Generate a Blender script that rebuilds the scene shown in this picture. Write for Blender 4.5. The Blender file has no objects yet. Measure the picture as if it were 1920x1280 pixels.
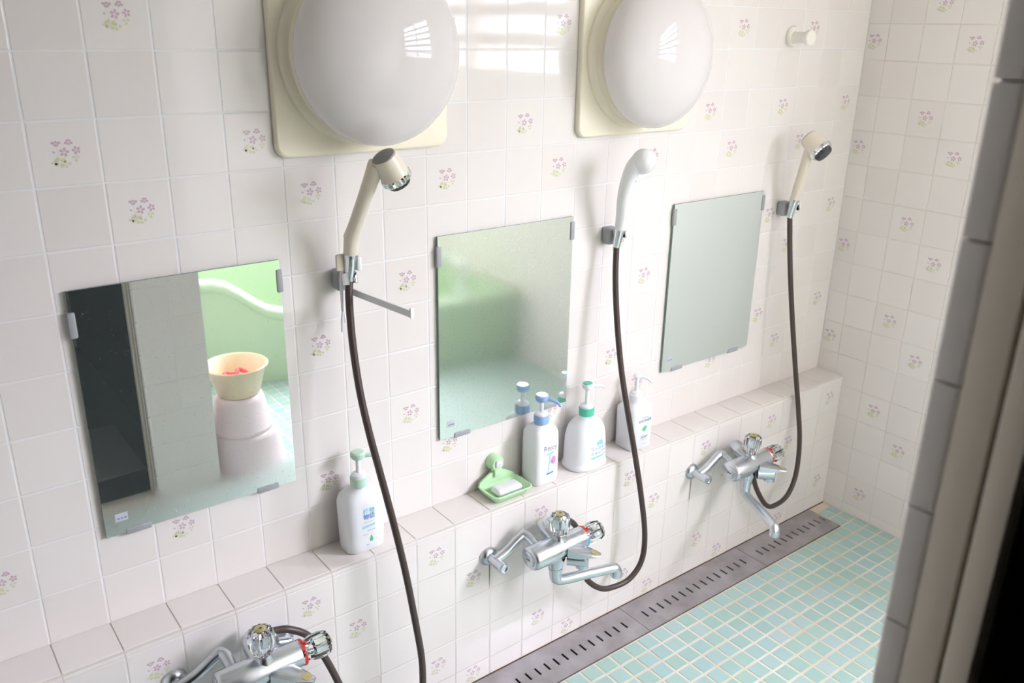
import bpy, bmesh, math, random
from mathutils import Vector, Matrix, Euler

random.seed(7)
scene = bpy.context.scene
COL = scene.collection

# ------------------------------------------------------------------ camera
cam_d = bpy.data.cameras.new('camera')
cam = bpy.data.objects.new('camera', cam_d)
COL.objects.link(cam)
Rt = Vector((0.79423, -0.60738, 0.01694))
Dn = Vector((-0.19671, -0.28340, -0.93861))
Fw = Vector((0.57490, 0.74214, -0.34456))
m3 = Matrix((Rt, -Dn, -Fw)).transposed()
cam.matrix_world = Matrix.Translation((-0.22263, -1.48371, 1.51336)) @ m3.to_4x4()
cam_d.sensor_width = 36.0
cam_d.lens = 30.284
cam_d.clip_start = 0.02
cam_d.dof.use_dof = True
cam_d.dof.focus_distance = 1.9
cam_d.dof.aperture_fstop = 5.6
scene.camera = cam

# ------------------------------------------------------------------ light: daylight through the window
world = bpy.data.worlds.new('sky')
scene.world = world
world.use_nodes = True
_wn, _wl = world.node_tree.nodes, world.node_tree.links
bg = _wn['Background']
_tc = _wn.new('ShaderNodeTexCoord')
_sp = _wn.new('ShaderNodeSeparateXYZ')
_mr = _wn.new('ShaderNodeMapRange')
_mr.inputs['From Min'].default_value = -0.05
_mr.inputs['From Max'].default_value = 0.36
_mx = _wn.new('ShaderNodeMixRGB')
_mx.inputs[1].default_value = (0.20, 0.20, 0.22, 1)      # ground and low skyline outside
_mx.inputs[2].default_value = (0.868, 0.82, 1.0, 1)       # overcast sky
_wl.new(_tc.outputs['Generated'], _sp.inputs[0])
_wl.new(_sp.outputs['Z'], _mr.inputs['Value'])
_wl.new(_mr.outputs[0], _mx.inputs[0])
_wl.new(_mx.outputs[0], bg.inputs['Color'])
# overcast sky: three times as bright overhead as at the horizon
_ov = _wn.new('ShaderNodeMapRange')
_ov.inputs['From Min'].default_value = 0.0
_ov.inputs['From Max'].default_value = 1.0
_ov.inputs['To Min'].default_value = 26.0
_ov.inputs['To Max'].default_value = 78.0
_wl.new(_sp.outputs['Z'], _ov.inputs['Value'])
_wl.new(_ov.outputs[0], bg.inputs['Strength'])
pd = bpy.data.lights.new('window_portal', 'AREA')
pd.shape = 'RECTANGLE'
pd.size = 1.5
pd.size_y = 0.84
pd.cycles.is_portal = True
po = bpy.data.objects.new('window_portal', pd)
COL.objects.link(po)
po.location = (2.295, -2.02, 1.70)
po.rotation_euler = (math.pi / 2, 0, math.pi / 2)      # faces -x, into the room

scene.view_settings.view_transform = 'Standard'
scene.view_settings.look = 'None'
scene.view_settings.gamma = 1.0
scene.view_settings.use_curve_mapping = False
scene.view_settings.exposure = 0.97

# ------------------------------------------------------------------ materials
def srgb(r, g, b):
    f = lambda c: (c / 255 / 12.92) if c / 255 <= 0.04045 else ((c / 255 + 0.055) / 1.055) ** 2.4
    return (f(r), f(g), f(b), 1)

def pmat(name, col, rough=0.4, metal=0.0, **kw):
    m = bpy.data.materials.new(name)
    m.use_nodes = True
    b = m.node_tree.nodes['Principled BSDF']
    b.inputs['Base Color'].default_value = col
    b.inputs['Roughness'].default_value = rough
    b.inputs['Metallic'].default_value = metal
    for k, v in kw.items():
        b.inputs[k.replace('_', ' ')].default_value = v
    return m

def nodes(m):
    return m.node_tree.nodes, m.node_tree.links, m.node_tree.nodes['Principled BSDF']

def noise_ramp(m, scale, stops, detail=3, dist=0.0, to='Base Color', coord='Object'):
    N, L, B = nodes(m)
    tc = N.new('ShaderNodeTexCoord')
    nz = N.new('ShaderNodeTexNoise')
    nz.inputs['Scale'].default_value = scale
    nz.inputs['Detail'].default_value = detail
    nz.inputs['Distortion'].default_value = dist
    L.new(tc.outputs[coord], nz.inputs['Vector'])
    rp = N.new('ShaderNodeValToRGB')
    rp.color_ramp.elements[0].position = stops[0][0]
    rp.color_ramp.elements[0].color = stops[0][1]
    rp.color_ramp.elements[1].position = stops[1][0]
    rp.color_ramp.elements[1].color = stops[1][1]
    L.new(nz.outputs['Fac'], rp.inputs['Fac'])
    L.new(rp.outputs['Color'], B.inputs[to])
    return nz, rp

g4 = lambda v: (v, v, v, 1)
M = {}
# glazed wall tile: warm white, each tile a touch different
def tile_mat():
    m = pmat('glazed_tile', srgb(232, 226, 220), 0.05, Specular_IOR_Level=0.32)
    N, L, B = nodes(m)
    oi = N.new('ShaderNodeObjectInfo')
    mx = N.new('ShaderNodeMixRGB')
    mx.inputs[1].default_value = srgb(234, 227, 221)
    mx.inputs[2].default_value = srgb(238, 232, 226)
    L.new(oi.outputs['Random'], mx.inputs[0])
    L.new(mx.outputs[0], B.inputs['Base Color'])
    nz = N.new('ShaderNodeTexNoise')
    nz.inputs['Scale'].default_value = 26
    tc = N.new('ShaderNodeTexCoord')
    L.new(tc.outputs['Object'], nz.inputs['Vector'])
    bp = N.new('ShaderNodeBump')
    bp.inputs['Strength'].default_value = 0.03
    bp.inputs['Distance'].default_value = 0.002
    L.new(nz.outputs['Fac'], bp.inputs['Height'])
    L.new(bp.outputs['Normal'], B.inputs['Normal'])
    return m
M['tile'] = tile_mat()
M['grout'] = pmat('white_grout', srgb(236, 235, 234), 0.8)
M['grout_low'] = pmat('stained_grout', srgb(214, 206, 196), 0.8)
noise_ramp(M['grout_low'], 5, ((0.4, srgb(226, 220, 212)), (0.8, srgb(212, 201, 184))), 4)
M['violet'] = pmat('violet_print', srgb(205, 178, 190), 0.2)
M['leafprint'] = pmat('green_print', srgb(216, 216, 178), 0.2)
M['plain'] = pmat('cream_paint', srgb(248, 244, 236), 0.6)
M['dark'] = pmat('dark_brown_wall', srgb(44, 38, 34), 0.55)  # near-black brown on all changing room walls
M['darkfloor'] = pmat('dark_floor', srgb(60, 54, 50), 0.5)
M['alu'] = pmat('anodised_frame', srgb(240, 228, 211), 0.5, 0.0)
M['rail'] = pmat('window_rail', srgb(120, 116, 110), 0.5, 0.3)
M['gap_shade_mark'] = pmat('gap_shade_and_mark', srgb(28, 26, 25), 0.6)  # painted shade of the frame gap, also black for the tap cap marks

def floor_tile_mat():
    m = pmat('mint_mosaic', srgb(168, 214, 204), 0.3)
    N, L, B = nodes(m)
    geo = N.new('ShaderNodeNewGeometry')
    sub = N.new('ShaderNodeVectorMath'); sub.operation = 'SUBTRACT'
    sub.inputs[1].default_value = (1.6791, -0.3174, 0)
    div = N.new('ShaderNodeVectorMath'); div.operation = 'DIVIDE'
    div.inputs[1].default_value = (0.0495, 0.048, 1)
    fl = N.new('ShaderNodeVectorMath'); fl.operation = 'FLOOR'
    mul = N.new('ShaderNodeVectorMath'); mul.operation = 'MULTIPLY'
    mul.inputs[1].default_value = (1, 1, 0)
    L.new(geo.outputs['Position'], sub.inputs[0]); L.new(sub.outputs[0], div.inputs[0])
    L.new(div.outputs[0], fl.inputs[0]); L.new(fl.outputs[0], mul.inputs[0])
    wn = N.new('ShaderNodeTexWhiteNoise'); wn.noise_dimensions = '3D'
    L.new(mul.outputs[0], wn.inputs['Vector'])
    rp = N.new('ShaderNodeValToRGB')
    e = rp.color_ramp.elements
    e[0].color = srgb(168, 202, 196); e[1].color = srgb(190, 209, 207)
    for p, c in ((0.25, srgb(171, 203, 191)), (0.5, srgb(178, 207, 202)), (0.8, srgb(170, 203, 201))):
        x = e.new(p); x.color = c
    L.new(wn.outputs['Value'], rp.inputs['Fac'])
    L.new(rp.outputs['Color'], B.inputs['Base Color'])
    return m
M['mosaic'] = floor_tile_mat()
M['floor_grout'] = pmat('peach_grout', srgb(226, 214, 196), 0.8)
noise_ramp(M['floor_grout'], 6, ((0.35, srgb(238, 228, 216)), (0.72, srgb(220, 206, 178))), 4)

M['steel'] = pmat('brushed_steel', srgb(150, 146, 148), 0.34, 0.6)
noise_ramp(M['steel'], 14, ((0.3, srgb(160, 154, 154)), (0.7, srgb(186, 183, 188))), 5)
M['pit'] = pmat('drain_dark', srgb(22, 19, 17), 0.7)
M['rust'] = pmat('rust_grime', srgb(110, 84, 58), 0.9)
M['chrome'] = pmat('satin_chrome', srgb(208, 213, 220), 0.27, 1.0)
M['bright'] = pmat('bright_chrome', srgb(225, 228, 230), 0.05, 1.0)
M['gold'] = pmat('pale_gold_cap', srgb(196, 184, 132), 0.3, 0.6)
M['acrylic'] = pmat('clear_acrylic', (0.98, 0.99, 1, 1), 0.02, IOR=1.49, Transmission_Weight=1.0)
M['red'] = pmat('red_mark', srgb(204, 52, 46), 0.35)
M['blue'] = pmat('blue_mark', srgb(70, 158, 196), 0.35)
M['hose'] = pmat('brown_hose', srgb(70, 56, 51), 0.38)
M['creamplastic'] = pmat('cream_plastic', srgb(228, 218, 198), 0.3)
M['whiteplastic'] = pmat('white_plastic', srgb(240, 240, 238), 0.25)
M['greyplastic'] = pmat('grey_plastic', srgb(164, 165, 167), 0.4)
M['discgrey'] = pmat('grey_disc', srgb(138, 136, 134), 0.35, 0.4)
M['black'] = pmat('black_nozzle', srgb(34, 34, 37), 0.45)
noise_ramp(M['black'], 260, ((0.45, srgb(26, 26, 29)), (0.62, srgb(78, 80, 86))), 1)
M['lampplate'] = pmat('yellowed_plate', srgb(250, 242, 218), 0.35)
M['dome'] = pmat('milk_acrylic', srgb(243, 238, 236), 0.035, Specular_IOR_Level=0.4)
def make_translucent(m, col, fac):
    N, L, B = nodes(m)
    t = N.new('ShaderNodeBsdfTranslucent'); t.inputs['Color'].default_value = col
    mx = N.new('ShaderNodeMixShader'); mx.inputs[0].default_value = fac
    L.new(B.outputs[0], mx.inputs[1]); L.new(t.outputs[0], mx.inputs[2])
    L.new(mx.outputs[0], N['Material Output'].inputs[0])
make_translucent(M['dome'], srgb(255, 250, 246), 0.2)
M['palecream'] = pmat('pale_cream_plastic', srgb(246, 241, 230), 0.3)
M['bottle'] = pmat('white_bottle', srgb(244, 245, 246), 0.28)
M['bottle_shower'] = pmat('white_shower_bottle', srgb(240, 242, 244), 0.3)
M['mint'] = pmat('pale_mint_pump', srgb(202, 234, 212), 0.35)
M['bluepump'] = pmat('soft_blue_pump', srgb(150, 184, 228), 0.35)
M['jade'] = pmat('jade_collar', srgb(92, 204, 168), 0.35)
M['dish'] = pmat('pale_green_plastic', srgb(200, 238, 190), 0.35)
M['soap'] = pmat('white_soap', srgb(246, 244, 246), 0.45)
M['cyan_ink'] = pmat('cyan_ink', srgb(140, 214, 236), 0.5)
M['blue_ink'] = pmat('blue_ink', srgb(96, 150, 212), 0.5)
M['pale_ink'] = pmat('pale_blue_ink', srgb(176, 220, 238), 0.5)
M['grey_ink'] = pmat('grey_ink', srgb(140, 143, 156), 0.5)
M['light_ink'] = pmat('light_grey_ink', srgb(196, 202, 210), 0.5)
M['green_ink'] = pmat('green_ink', srgb(96, 206, 130), 0.5)
M['aqua_ink'] = pmat('aqua_ink', srgb(132, 222, 206), 0.5)
M['pink_ink'] = pmat('pink_ink', srgb(246, 150, 204), 0.5)
M['tub'] = pmat('pale_green_tub', srgb(188, 210, 172), 0.4)
M['stool'] = pmat('pink_stool', srgb(255, 236, 239), 0.4)
M['basin'] = pmat('cream_basin', srgb(250, 228, 190), 0.35)
M['redcloth'] = pmat('red_cloth', srgb(236, 96, 96), 0.8)
M['mat'] = pmat('grey_mat', srgb(120, 118, 116), 0.9)
M['screw'] = pmat('dull_metal', srgb(120, 118, 116), 0.4, 0.7)

def mirror_mat(name, kind):
    m = pmat(name, srgb(232, 238, 233), 0.02, 1.0)
    N, L, B = nodes(m)
    tc = N.new('ShaderNodeTexCoord')
    sep = N.new('ShaderNodeSeparateXYZ')
    L.new(tc.outputs['Object'], sep.inputs[0])
    nz = N.new('ShaderNodeTexNoise'); nz.inputs['Scale'].default_value = 9; nz.inputs['Detail'].default_value = 4
    L.new(tc.outputs['Object'], nz.inputs['Vector'])
    fine = N.new('ShaderNodeTexNoise'); fine.inputs['Scale'].default_value = 190; fine.inputs['Detail'].default_value = 2
    L.new(tc.outputs['Object'], fine.inputs['Vector'])
    def math_(op, a, b):
        n = N.new('ShaderNodeMath'); n.operation = op
        for i, v in enumerate((a, b)):
            if isinstance(v, (int, float)): n.inputs[i].default_value = v
            else: L.new(v, n.inputs[i])
        return n.outputs[0]
    df = N.new('ShaderNodeBsdfDiffuse'); df.inputs['Color'].default_value = srgb(206, 222, 218)
    mix = N.new('ShaderNodeMixShader')
    out = N['Material Output']
    L.new(B.outputs[0], mix.inputs[1]); L.new(df.outputs[0], mix.inputs[2]); L.new(mix.outputs[0], out.inputs[0])
    if kind == 1:        # nearly clean, a film of scale along the lower edge
        mr = N.new('ShaderNodeMapRange')
        mr.inputs['From Min'].default_value = 0.075; mr.inputs['From Max'].default_value = 0.03
        zz = math_('ADD', sep.outputs['Z'], math_('MULTIPLY', math_('SUBTRACT', nz.outputs['Fac'], 0.5), 0.03))
        L.new(zz, mr.inputs['Value'])
        L.new(math_('ADD', math_('MULTIPLY', mr.outputs[0], 0.16), 0.012), B.inputs['Roughness'])
        sp = math_('MULTIPLY', math_('GREATER_THAN', fine.outputs['Fac'], 0.66), 0.12)
        L.new(math_('ADD', math_('ADD', math_('MULTIPLY', mr.outputs[0], 0.12), 0.06), sp), mix.inputs[0])
    elif kind == 2:      # streaky scale all over
        L.new(math_('ADD', math_('MULTIPLY', nz.outputs['Fac'], 0.07), 0.055), B.inputs['Roughness'])
        sp = math_('MULTIPLY', math_('GREATER_THAN', fine.outputs['Fac'], 0.6), 0.10)
        L.new(math_('ADD', sp, 0.09), mix.inputs[0])
    else:                # evenly fogged
        B.inputs['Roughness'].default_value = 0.42
        mix.inputs[0].default_value = 0.2
    return m
M['mirror1'] = mirror_mat('silvered_mirror', 1)
M['mirror2'] = mirror_mat('scaled_mirror', 2)
M['mirror3'] = mirror_mat('fogged_mirror', 3)
M['glassedge'] = pmat('mirror_edge', srgb(120, 150, 138), 0.2)

def louver_mat():
    m = bpy.data.materials.new('window_glass')
    m.use_nodes = True
    N, L = m.node_tree.nodes, m.node_tree.links
    N.remove(N['Principled BSDF'])
    t = N.new('ShaderNodeBsdfTransparent'); t.inputs[0].default_value = (0.93, 0.96, 0.95, 1)
    g = N.new('ShaderNodeBsdfGlossy'); g.inputs['Roughness'].default_value = 0.05
    mx = N.new('ShaderNodeMixShader')
    mx.inputs[0].default_value = 0.06; L.new(t.outputs[0], mx.inputs[1]); L.new(g.outputs[0], mx.inputs[2])
    L.new(mx.outputs[0], N['Material Output'].inputs[0])
    return m
M['louver'] = louver_mat()

# ------------------------------------------------------------------ mesh helpers
def obj(name, me, mat=None, parent=None, loc=(0, 0, 0), rot=(0, 0, 0)):
    if isinstance(me, bmesh.types.BMesh):
        d = bpy.data.meshes.new(name)
        me.to_mesh(d); me.free()
        me = d
    if mat is not None:
        assert len(me.materials) == 0
        for x in (mat if isinstance(mat, (list, tuple)) else [mat]):
            me.materials.append(M[x])
    o = bpy.data.objects.new(name, me)
    COL.objects.link(o)
    o.location = loc
    o.rotation_euler = rot
    if parent is not None:
        o.parent = parent
    return o

def empty(name, loc=(0, 0, 0), rot=(0, 0, 0)):
    o = bpy.data.objects.new(name, None)
    COL.objects.link(o)
    o.location = loc; o.rotation_euler = rot
    o.empty_display_size = 0.02
    return o

def tag(o, label, cat, group=None):
    o['label'] = label; o['category'] = cat
    if group: o['group'] = group
    return o

def structure(o, label=None):
    o['kind'] = 'structure'
    if label: o['label'] = label
    return o

def copy_tree(o, parent=None):
    c = o.copy(); COL.objects.link(c); c.parent = parent
    for ch in list(o.children):
        copy_tree(ch, c)
    return c

def smooth(bm, ang=None):
    for f in bm.faces: f.smooth = True
    if ang is not None:
        for e in bm.edges:
            if len(e.link_faces) == 2 and e.calc_face_angle(0) > ang: e.smooth = False
    return bm

def box(bm, lo, hi, mi=0, mat=None):
    vs = [bm.verts.new((x, y, z)) for x in (lo[0], hi[0]) for y in (lo[1], hi[1]) for z in (lo[2], hi[2])]
    if mat is not None:
        for v in vs: v.co = mat @ v.co
    for q in ((0, 1, 3, 2), (4, 6, 7, 5), (0, 4, 5, 1), (2, 3, 7, 6), (0, 2, 6, 4), (1, 5, 7, 3)):
        f = bm.faces.new([vs[i] for i in q]); f.material_index = mi
    return vs

def rbox(lo, hi, r, seg=2, sm=True):
    bm = bmesh.new()
    box(bm, lo, hi)
    bmesh.ops.recalc_face_normals(bm, faces=bm.faces)
    bmesh.ops.bevel(bm, geom=list(bm.edges), offset=r, segments=seg, profile=0.5, affect='EDGES')
    if sm: smooth(bm, 0.7)
    return bm

def frame_of(t):
    t = t.normalized()
    a = Vector((0, 0, 1)) if abs(t.z) < 0.9 else Vector((1, 0, 0))
    u = t.cross(a).normalized()
    return u, t.cross(u).normalized()

def tube(bm, pts, rad, n=12, caps=True, mi=0, squash=None):
    """pts: list of vectors, rad: number or list; parallel-transported rings"""
    pts = [Vector(p) for p in pts]
    if not isinstance(rad, (list, tuple)): rad = [rad] * len(pts)
    T = []
    for i in range(len(pts)):
        a = pts[max(0, i - 1)]; b = pts[min(len(pts) - 1, i + 1)]
        T.append((b - a).normalized())
    u, v = frame_of(T[0])
    rings = []
    for i, p in enumerate(pts):
        if i:
            q = T[i - 1].rotation_difference(T[i])
            u = (q @ u).normalized(); v = T[i].cross(u).normalized()
        sq = squash if squash else (1, 1)
        rings.append([bm.verts.new(p + rad[i] * (sq[0] * math.cos(2 * math.pi * k / n) * u + sq[1] * math.sin(2 * math.pi * k / n) * v)) for k in range(n)])
    for a, b in zip(rings, rings[1:]):
        for k in range(n):
            f = bm.faces.new((a[k], a[(k + 1) % n], b[(k + 1) % n], b[k])); f.material_index = mi
    if caps:
        f = bm.faces.new(rings[0][::-1]); f.material_index = mi
        f = bm.faces.new(rings[-1]); f.material_index = mi
    return rings

def lathe(bm, prof, org=(0, 0, 0), axis=(0, 0, 1), n=24, flutes=None, mi=0):
    """prof: list of (r, h); closes where r == 0"""
    org = Vector(org); ax = Vector(axis).normalized()
    u, v = frame_of(ax)
    rings = []
    for r, h in prof:
        c = org + ax * h
        if r < 1e-6:
            rings.append([bm.verts.new(c)]); continue
        ring = []
        for k in range(n):
            rr = r
            if flutes: rr = r * (1 - flutes * (0.5 + 0.5 * math.cos(2 * math.pi * k / 2)) )
            a = 2 * math.pi * k / n
            ring.append(bm.verts.new(c + rr * (math.cos(a) * u + math.sin(a) * v)))
        rings.append(ring)
    for a, b in zip(rings, rings[1:]):
        for k in range(n):
            if len(a) == 1 and len(b) == 1: break
            if len(a) == 1: f = bm.faces.new((a[0], b[(k + 1) % n], b[k]))
            elif len(b) == 1: f = bm.faces.new((a[k], a[(k + 1) % n], b[0]))
            else: f = bm.faces.new((a[k], a[(k + 1) % n], b[(k + 1) % n], b[k]))
            f.material_index = mi
    return rings

def fin(bm, ang=0.7):
    bmesh.ops.recalc_face_normals(bm, faces=bm.faces)
    return smooth(bm, ang)

def spline(pts, sub=6):
    """Catmull-Rom through pts"""
    P = [Vector(p) for p in pts]
    P = [2 * P[0] - P[1]] + P + [2 * P[-1] - P[-2]]
    out = []
    for i in range(1, len(P) - 2):
        a, b, c, d = P[i - 1:i + 3]
        for k in range(sub):
            t = k / sub
            out.append(0.5 * ((2 * b) + (c - a) * t + (2 * a - 5 * b + 4 * c - d) * t * t + (3 * b - a - 3 * c + d) * t ** 3))
    out.append(P[-2])
    return out

def tile_mesh(w, h, name='tile', depth=0.006, ch=0.0016, gap=0.0009):
    """a tile facing local -y, lower left corner of its cell at the origin, face at y = 0"""
    bm = bmesh.new()
    x0, x1, z0, z1 = gap, w - gap, gap, h - gap
    o = [bm.verts.new(p) for p in ((x0, 0.0007, z0), (x1, 0.0007, z0), (x1, 0.0007, z1), (x0, 0.0007, z1))]
    i = [bm.verts.new(p) for p in ((x0 + ch, 0, z0 + ch), (x1 - ch, 0, z0 + ch), (x1 - ch, 0, z1 - ch), (x0 + ch, 0, z1 - ch))]
    b = [bm.verts.new(p) for p in ((x0, depth, z0), (x1, depth, z0), (x1, depth, z1), (x0, depth, z1))]
    bm.faces.new(i)
    for k in range(4):
        j = (k + 1) % 4
        bm.faces.new((o[k], o[j], i[j], i[k]))
        bm.faces.new((b[k], b[j], o[j], o[k]))
    d = bpy.data.meshes.new(name)
    bm.to_mesh(d); bm.free()
    d.materials.append(M['tile'])
    return d

def add_tile(bm, w, h, mat, depth=0.006, ch=0.0016, gap=0.0009):
    x0, x1, z0, z1 = gap, w - gap, gap, h - gap
    V = lambda *p: bm.verts.new(mat @ Vector(p))
    o = [V(x0, 0.0007, z0), V(x1, 0.0007, z0), V(x1, 0.0007, z1), V(x0, 0.0007, z1)]
    i = [V(x0 + ch, 0, z0 + ch), V(x1 - ch, 0, z0 + ch), V(x1 - ch, 0, z1 - ch), V(x0 + ch, 0, z1 - ch)]
    bm.faces.new(i)
    for k in range(4):
        j = (k + 1) % 4
        bm.faces.new((o[k], o[j], i[j], i[k]))

def flower_mesh():
    """printed spray of violets with clover leaves, lying on the tile face"""
    bm = bmesh.new()
    y = -0.00015
    def poly(pts, mi):
        f = bm.faces.new([bm.verts.new((a, y, b)) for a, b in pts]); f.material_index = mi
    def petal(cx, cz, ang, ln, wd, mi):
        c, s = math.cos(ang), math.sin(ang)
        poly([(cx + c * u * ln - s * v * wd, cz + s * u * ln + c * v * wd) for u, v in ((0.12, 0), (0.6, -0.5), (0.95, -0.3), (1.0, 0.1), (0.9, 0.38), (0.55, 0.5))], mi)
    def flower(cx, cz, r, rot, sq=1.0):
        for k in range(5):
            a = rot + k * 2 * math.pi / 5
            petal(cx, cz, a, r * (sq if abs(math.sin(a)) > 0.7 else 1), r * 0.62, 0)
    def clover(cx, cz, r, rot, n=3):
        for k in range(n):
            petal(cx, cz, rot + k * 2 * math.pi / n, r, r * 0.85, 1)
    flower(-0.011, 0.0155, 0.0072, 0.3, 0.6)
    flower(0.007, 0.0175, 0.0066, 0.9, 0.7)
    flower(-0.001, 0.0025, 0.0072, 0.1)
    flower(0.0165, 0.0045, 0.0064, 0.6)
    petal(-0.0185, 0.005, -0.6, 0.0055, 0.003, 0)
    clover(-0.009, -0.0125, 0.0085, 0.5, 4)
    clover(0.001, -0.0155, 0.006, 0.1)
    clover(0.0145, -0.0075, 0.0056, 0.5)
    clover(-0.0165, -0.0125, 0.0046, 1.2)
    for (ax, az, bx, bz) in ((-0.009, -0.009, -0.011, 0.011), (-0.001, -0.012, -0.001, -0.003), (0.0145, -0.005, 0.0165, 0.0)):
        poly([(ax - 0.0003, az), (ax + 0.0003, az), (bx + 0.0003, bz), (bx - 0.0003, bz)], 1)
    d = bpy.data.meshes.new('flower_print')
    bm.to_mesh(d); bm.free()
    d.materials.append(M['violet']); d.materials.append(M['leafprint'])
    return d
FLOWER = flower_mesh()

def jitter(a=0.0016):
    return random.uniform(-a, a)

def put_tile(me, parent, loc, rotz, flower=None):
    t = bpy.data.objects.new('tile', me)
    COL.objects.link(t)
    t.parent = parent
    t.location = loc
    t.rotation_euler = (jitter(), 0, rotz + jitter())
    if flower:
        f = bpy.data.objects.new('flower_print', FLOWER)
        COL.objects.link(f)
        f.parent = t
        f.location = (flower[0], 0, flower[1])
    return t

# ------------------------------------------------------------------ the room shell
ZH, PZ = 1.46627, 0.10021      # a joint height on the shower wall, row pitch
XE = 2.211                     # window wall
XL = -0.75                     # left end of the room
ZL = 0.4658                    # ledge top
DL = 0.096                     # ledge depth
ZC = 2.28                      # ceiling
YB = -2.95                     # wall behind the tub

bm = bmesh.new()
box(bm, (XL - 0.1, 0.0006, -0.1), (XE + 0.1, 0.12, ZC))
wall_back = structure(obj('wall_back', fin(bm), 'grout'), 'white flowered tile wall with mirrors and showers')
TILE = tile_mesh(0.1, PZ)
TILE_END = tile_mesh(XE - 2.1, PZ)
rest = bmesh.new()
top_row = -8
for r in range(top_row, 10):
    for c in range(-8, 22):
        x, z = c * 0.1, ZH - (r + 1) * PZ
        w = (XE - 2.1) if c == 21 else 0.1
        if x + w < XL or z > ZC: continue
        fl = (r % 3 == 1 and c % 3 == 0) or (r % 3 == 2 and c % 3 == 1)
        if (r >= -1 and c >= -2) or (r == -2 and c >= 12):
            put_tile(TILE_END if c == 21 else TILE, wall_back, (x, 0, z), 0, (0.05, PZ / 2) if fl else None)
        else:
            add_tile(rest, w, PZ, Matrix.Translation((x, 0, z)))
o = obj('tile_field', rest, 'tile', wall_back); o['kind'] = 'stuff'

# ledge under the mirrors: capping tiles with a rounded nose, tiled front
bm = bmesh.new()
box(bm, (XL - 0.1, -DL + 0.0006, -0.1), (XE + 0.05, 0.02, ZL - 0.0015))
wall_ledge = structure(obj('wall_ledge', fin(bm), 'grout_low'), 'tiled ledge below the mirrors carrying bottles and taps')
def cap_tile(w):
    g, r, n = 0.0011, 0.008, 5
    prof = [(0.0, -0.012), (0.0, 0.0)] + [(-(DL) + r - r * math.sin(a), -r + r * math.cos(a)) for a in [k * math.pi / 2 / n for k in range(n + 1)]] + [(-DL, -0.012)]
    bm = bmesh.new()
    A = [bm.verts.new((g, y, z)) for y, z in prof]
    B = [bm.verts.new((w - g, y, z)) for y, z in prof]
    for i in range(len(prof) - 1): bm.faces.new((A[i], B[i], B[i + 1], A[i + 1]))
    bm.faces.new(A[::-1]); bm.faces.new(B)
    bmesh.ops.recalc_face_normals(bm, faces=bm.faces)
    smooth(bm, 0.5)
    d = bpy.data.meshes.new('cap_tile'); bm.to_mesh(d); bm.free()
    d.materials.append(M['tile'])
    return d
CAP, CAP_END = cap_tile(0.1), cap_tile(XE - 2.1)
FRONT = {}
z_rows = [ZL - 0.013, ZL - 0.013 - PZ, ZL - 0.013 - 2 * PZ, ZL - 0.013 - 3 * PZ, ZL - 0.013 - 4 * PZ, 0.0]
for c in range(-3, 22):
    w = (XE - 2.1) if c == 21 else 0.1
    t = obj('cap_tile', CAP_END if c == 21 else CAP, None, wall_ledge, (c * 0.1, 0, ZL))
    for k in range(5):
        h = z_rows[k] - z_rows[k + 1]
        key = (round(w, 4), round(h, 4))
        if key not in FRONT: FRONT[key] = tile_mesh(w, h)
        fl = (k % 3 == 0 and c % 3 == 0) or (k % 3 == 1 and c % 3 == 1)
        put_tile(FRONT[key], wall_ledge, (c * 0.1, -DL, z_rows[k + 1]), 0, (0.05, min(h / 2, 0.05) if k < 4 else 0.028) if fl else None)

# window wall (faces -x) with the opening for the window
WY0, WY1, WZ0, WZ1 = -2.75, -1.30, 1.30, 2.10
bm = bmesh.new()
X0, X1 = XE + 0.0006, XE + 0.08
box(bm, (X0, WY1, -0.1), (X1, 0.12, ZC))
box(bm, (X0, YB - 0.1, -0.1), (X1, WY0, ZC))
box(bm, (X0, WY0, -0.1), (X1, WY1, WZ0))
box(bm, (X0, WY0, WZ1), (X1, WY1, ZC))
wall_right = structure(obj('wall_right', fin(bm), 'grout_low'), 'flowered tile wall at the far end holding the window')
FZ = 1.53618
rest = bmesh.new()
FAR0 = tile_mesh(0.0668, PZ)
rotF = -math.pi / 2      # local -y becomes -x, local x becomes -y
for k in range(-8, 16):
    zb = FZ - (k + 1) * PZ
    if zb > ZC: continue
    h = PZ
    if zb < 0: h = PZ + zb; zb = 0
    for c in range(0, 30):
        y = 0.0 if c == 0 else -0.0668 - 0.1 * (c - 1)
        w = 0.0668 if c == 0 else 0.1
        if y - w < YB: continue
        if y > WY0 - 0.02 and y - w < WY1 + 0.02 and zb + h > WZ0 - 0.02 and zb < WZ1 + 0.02: continue
        fl = (k % 3 == 0 and c % 3 == 0) or (k % 3 == 2 and c % 3 == 2)
        if c <= 7 and k >= -1:
            if c == 0: me = FAR0 if h == PZ else tile_mesh(w, h)
            else: me = TILE if h == PZ else tile_mesh(w, h)
            put_tile(me, wall_right, (XE, y, zb), rotF, (0.05 if c else 0.027, min(0.05, h / 2)) if fl and h > 0.06 else None)
        else:
            add_tile(rest, w, h, Matrix.Translation((XE, y, zb)) @ Matrix.Rotation(rotF, 4, 'Z'))
o = obj('tile_field', rest, 'tile', wall_right); o['kind'] = 'stuff'

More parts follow.
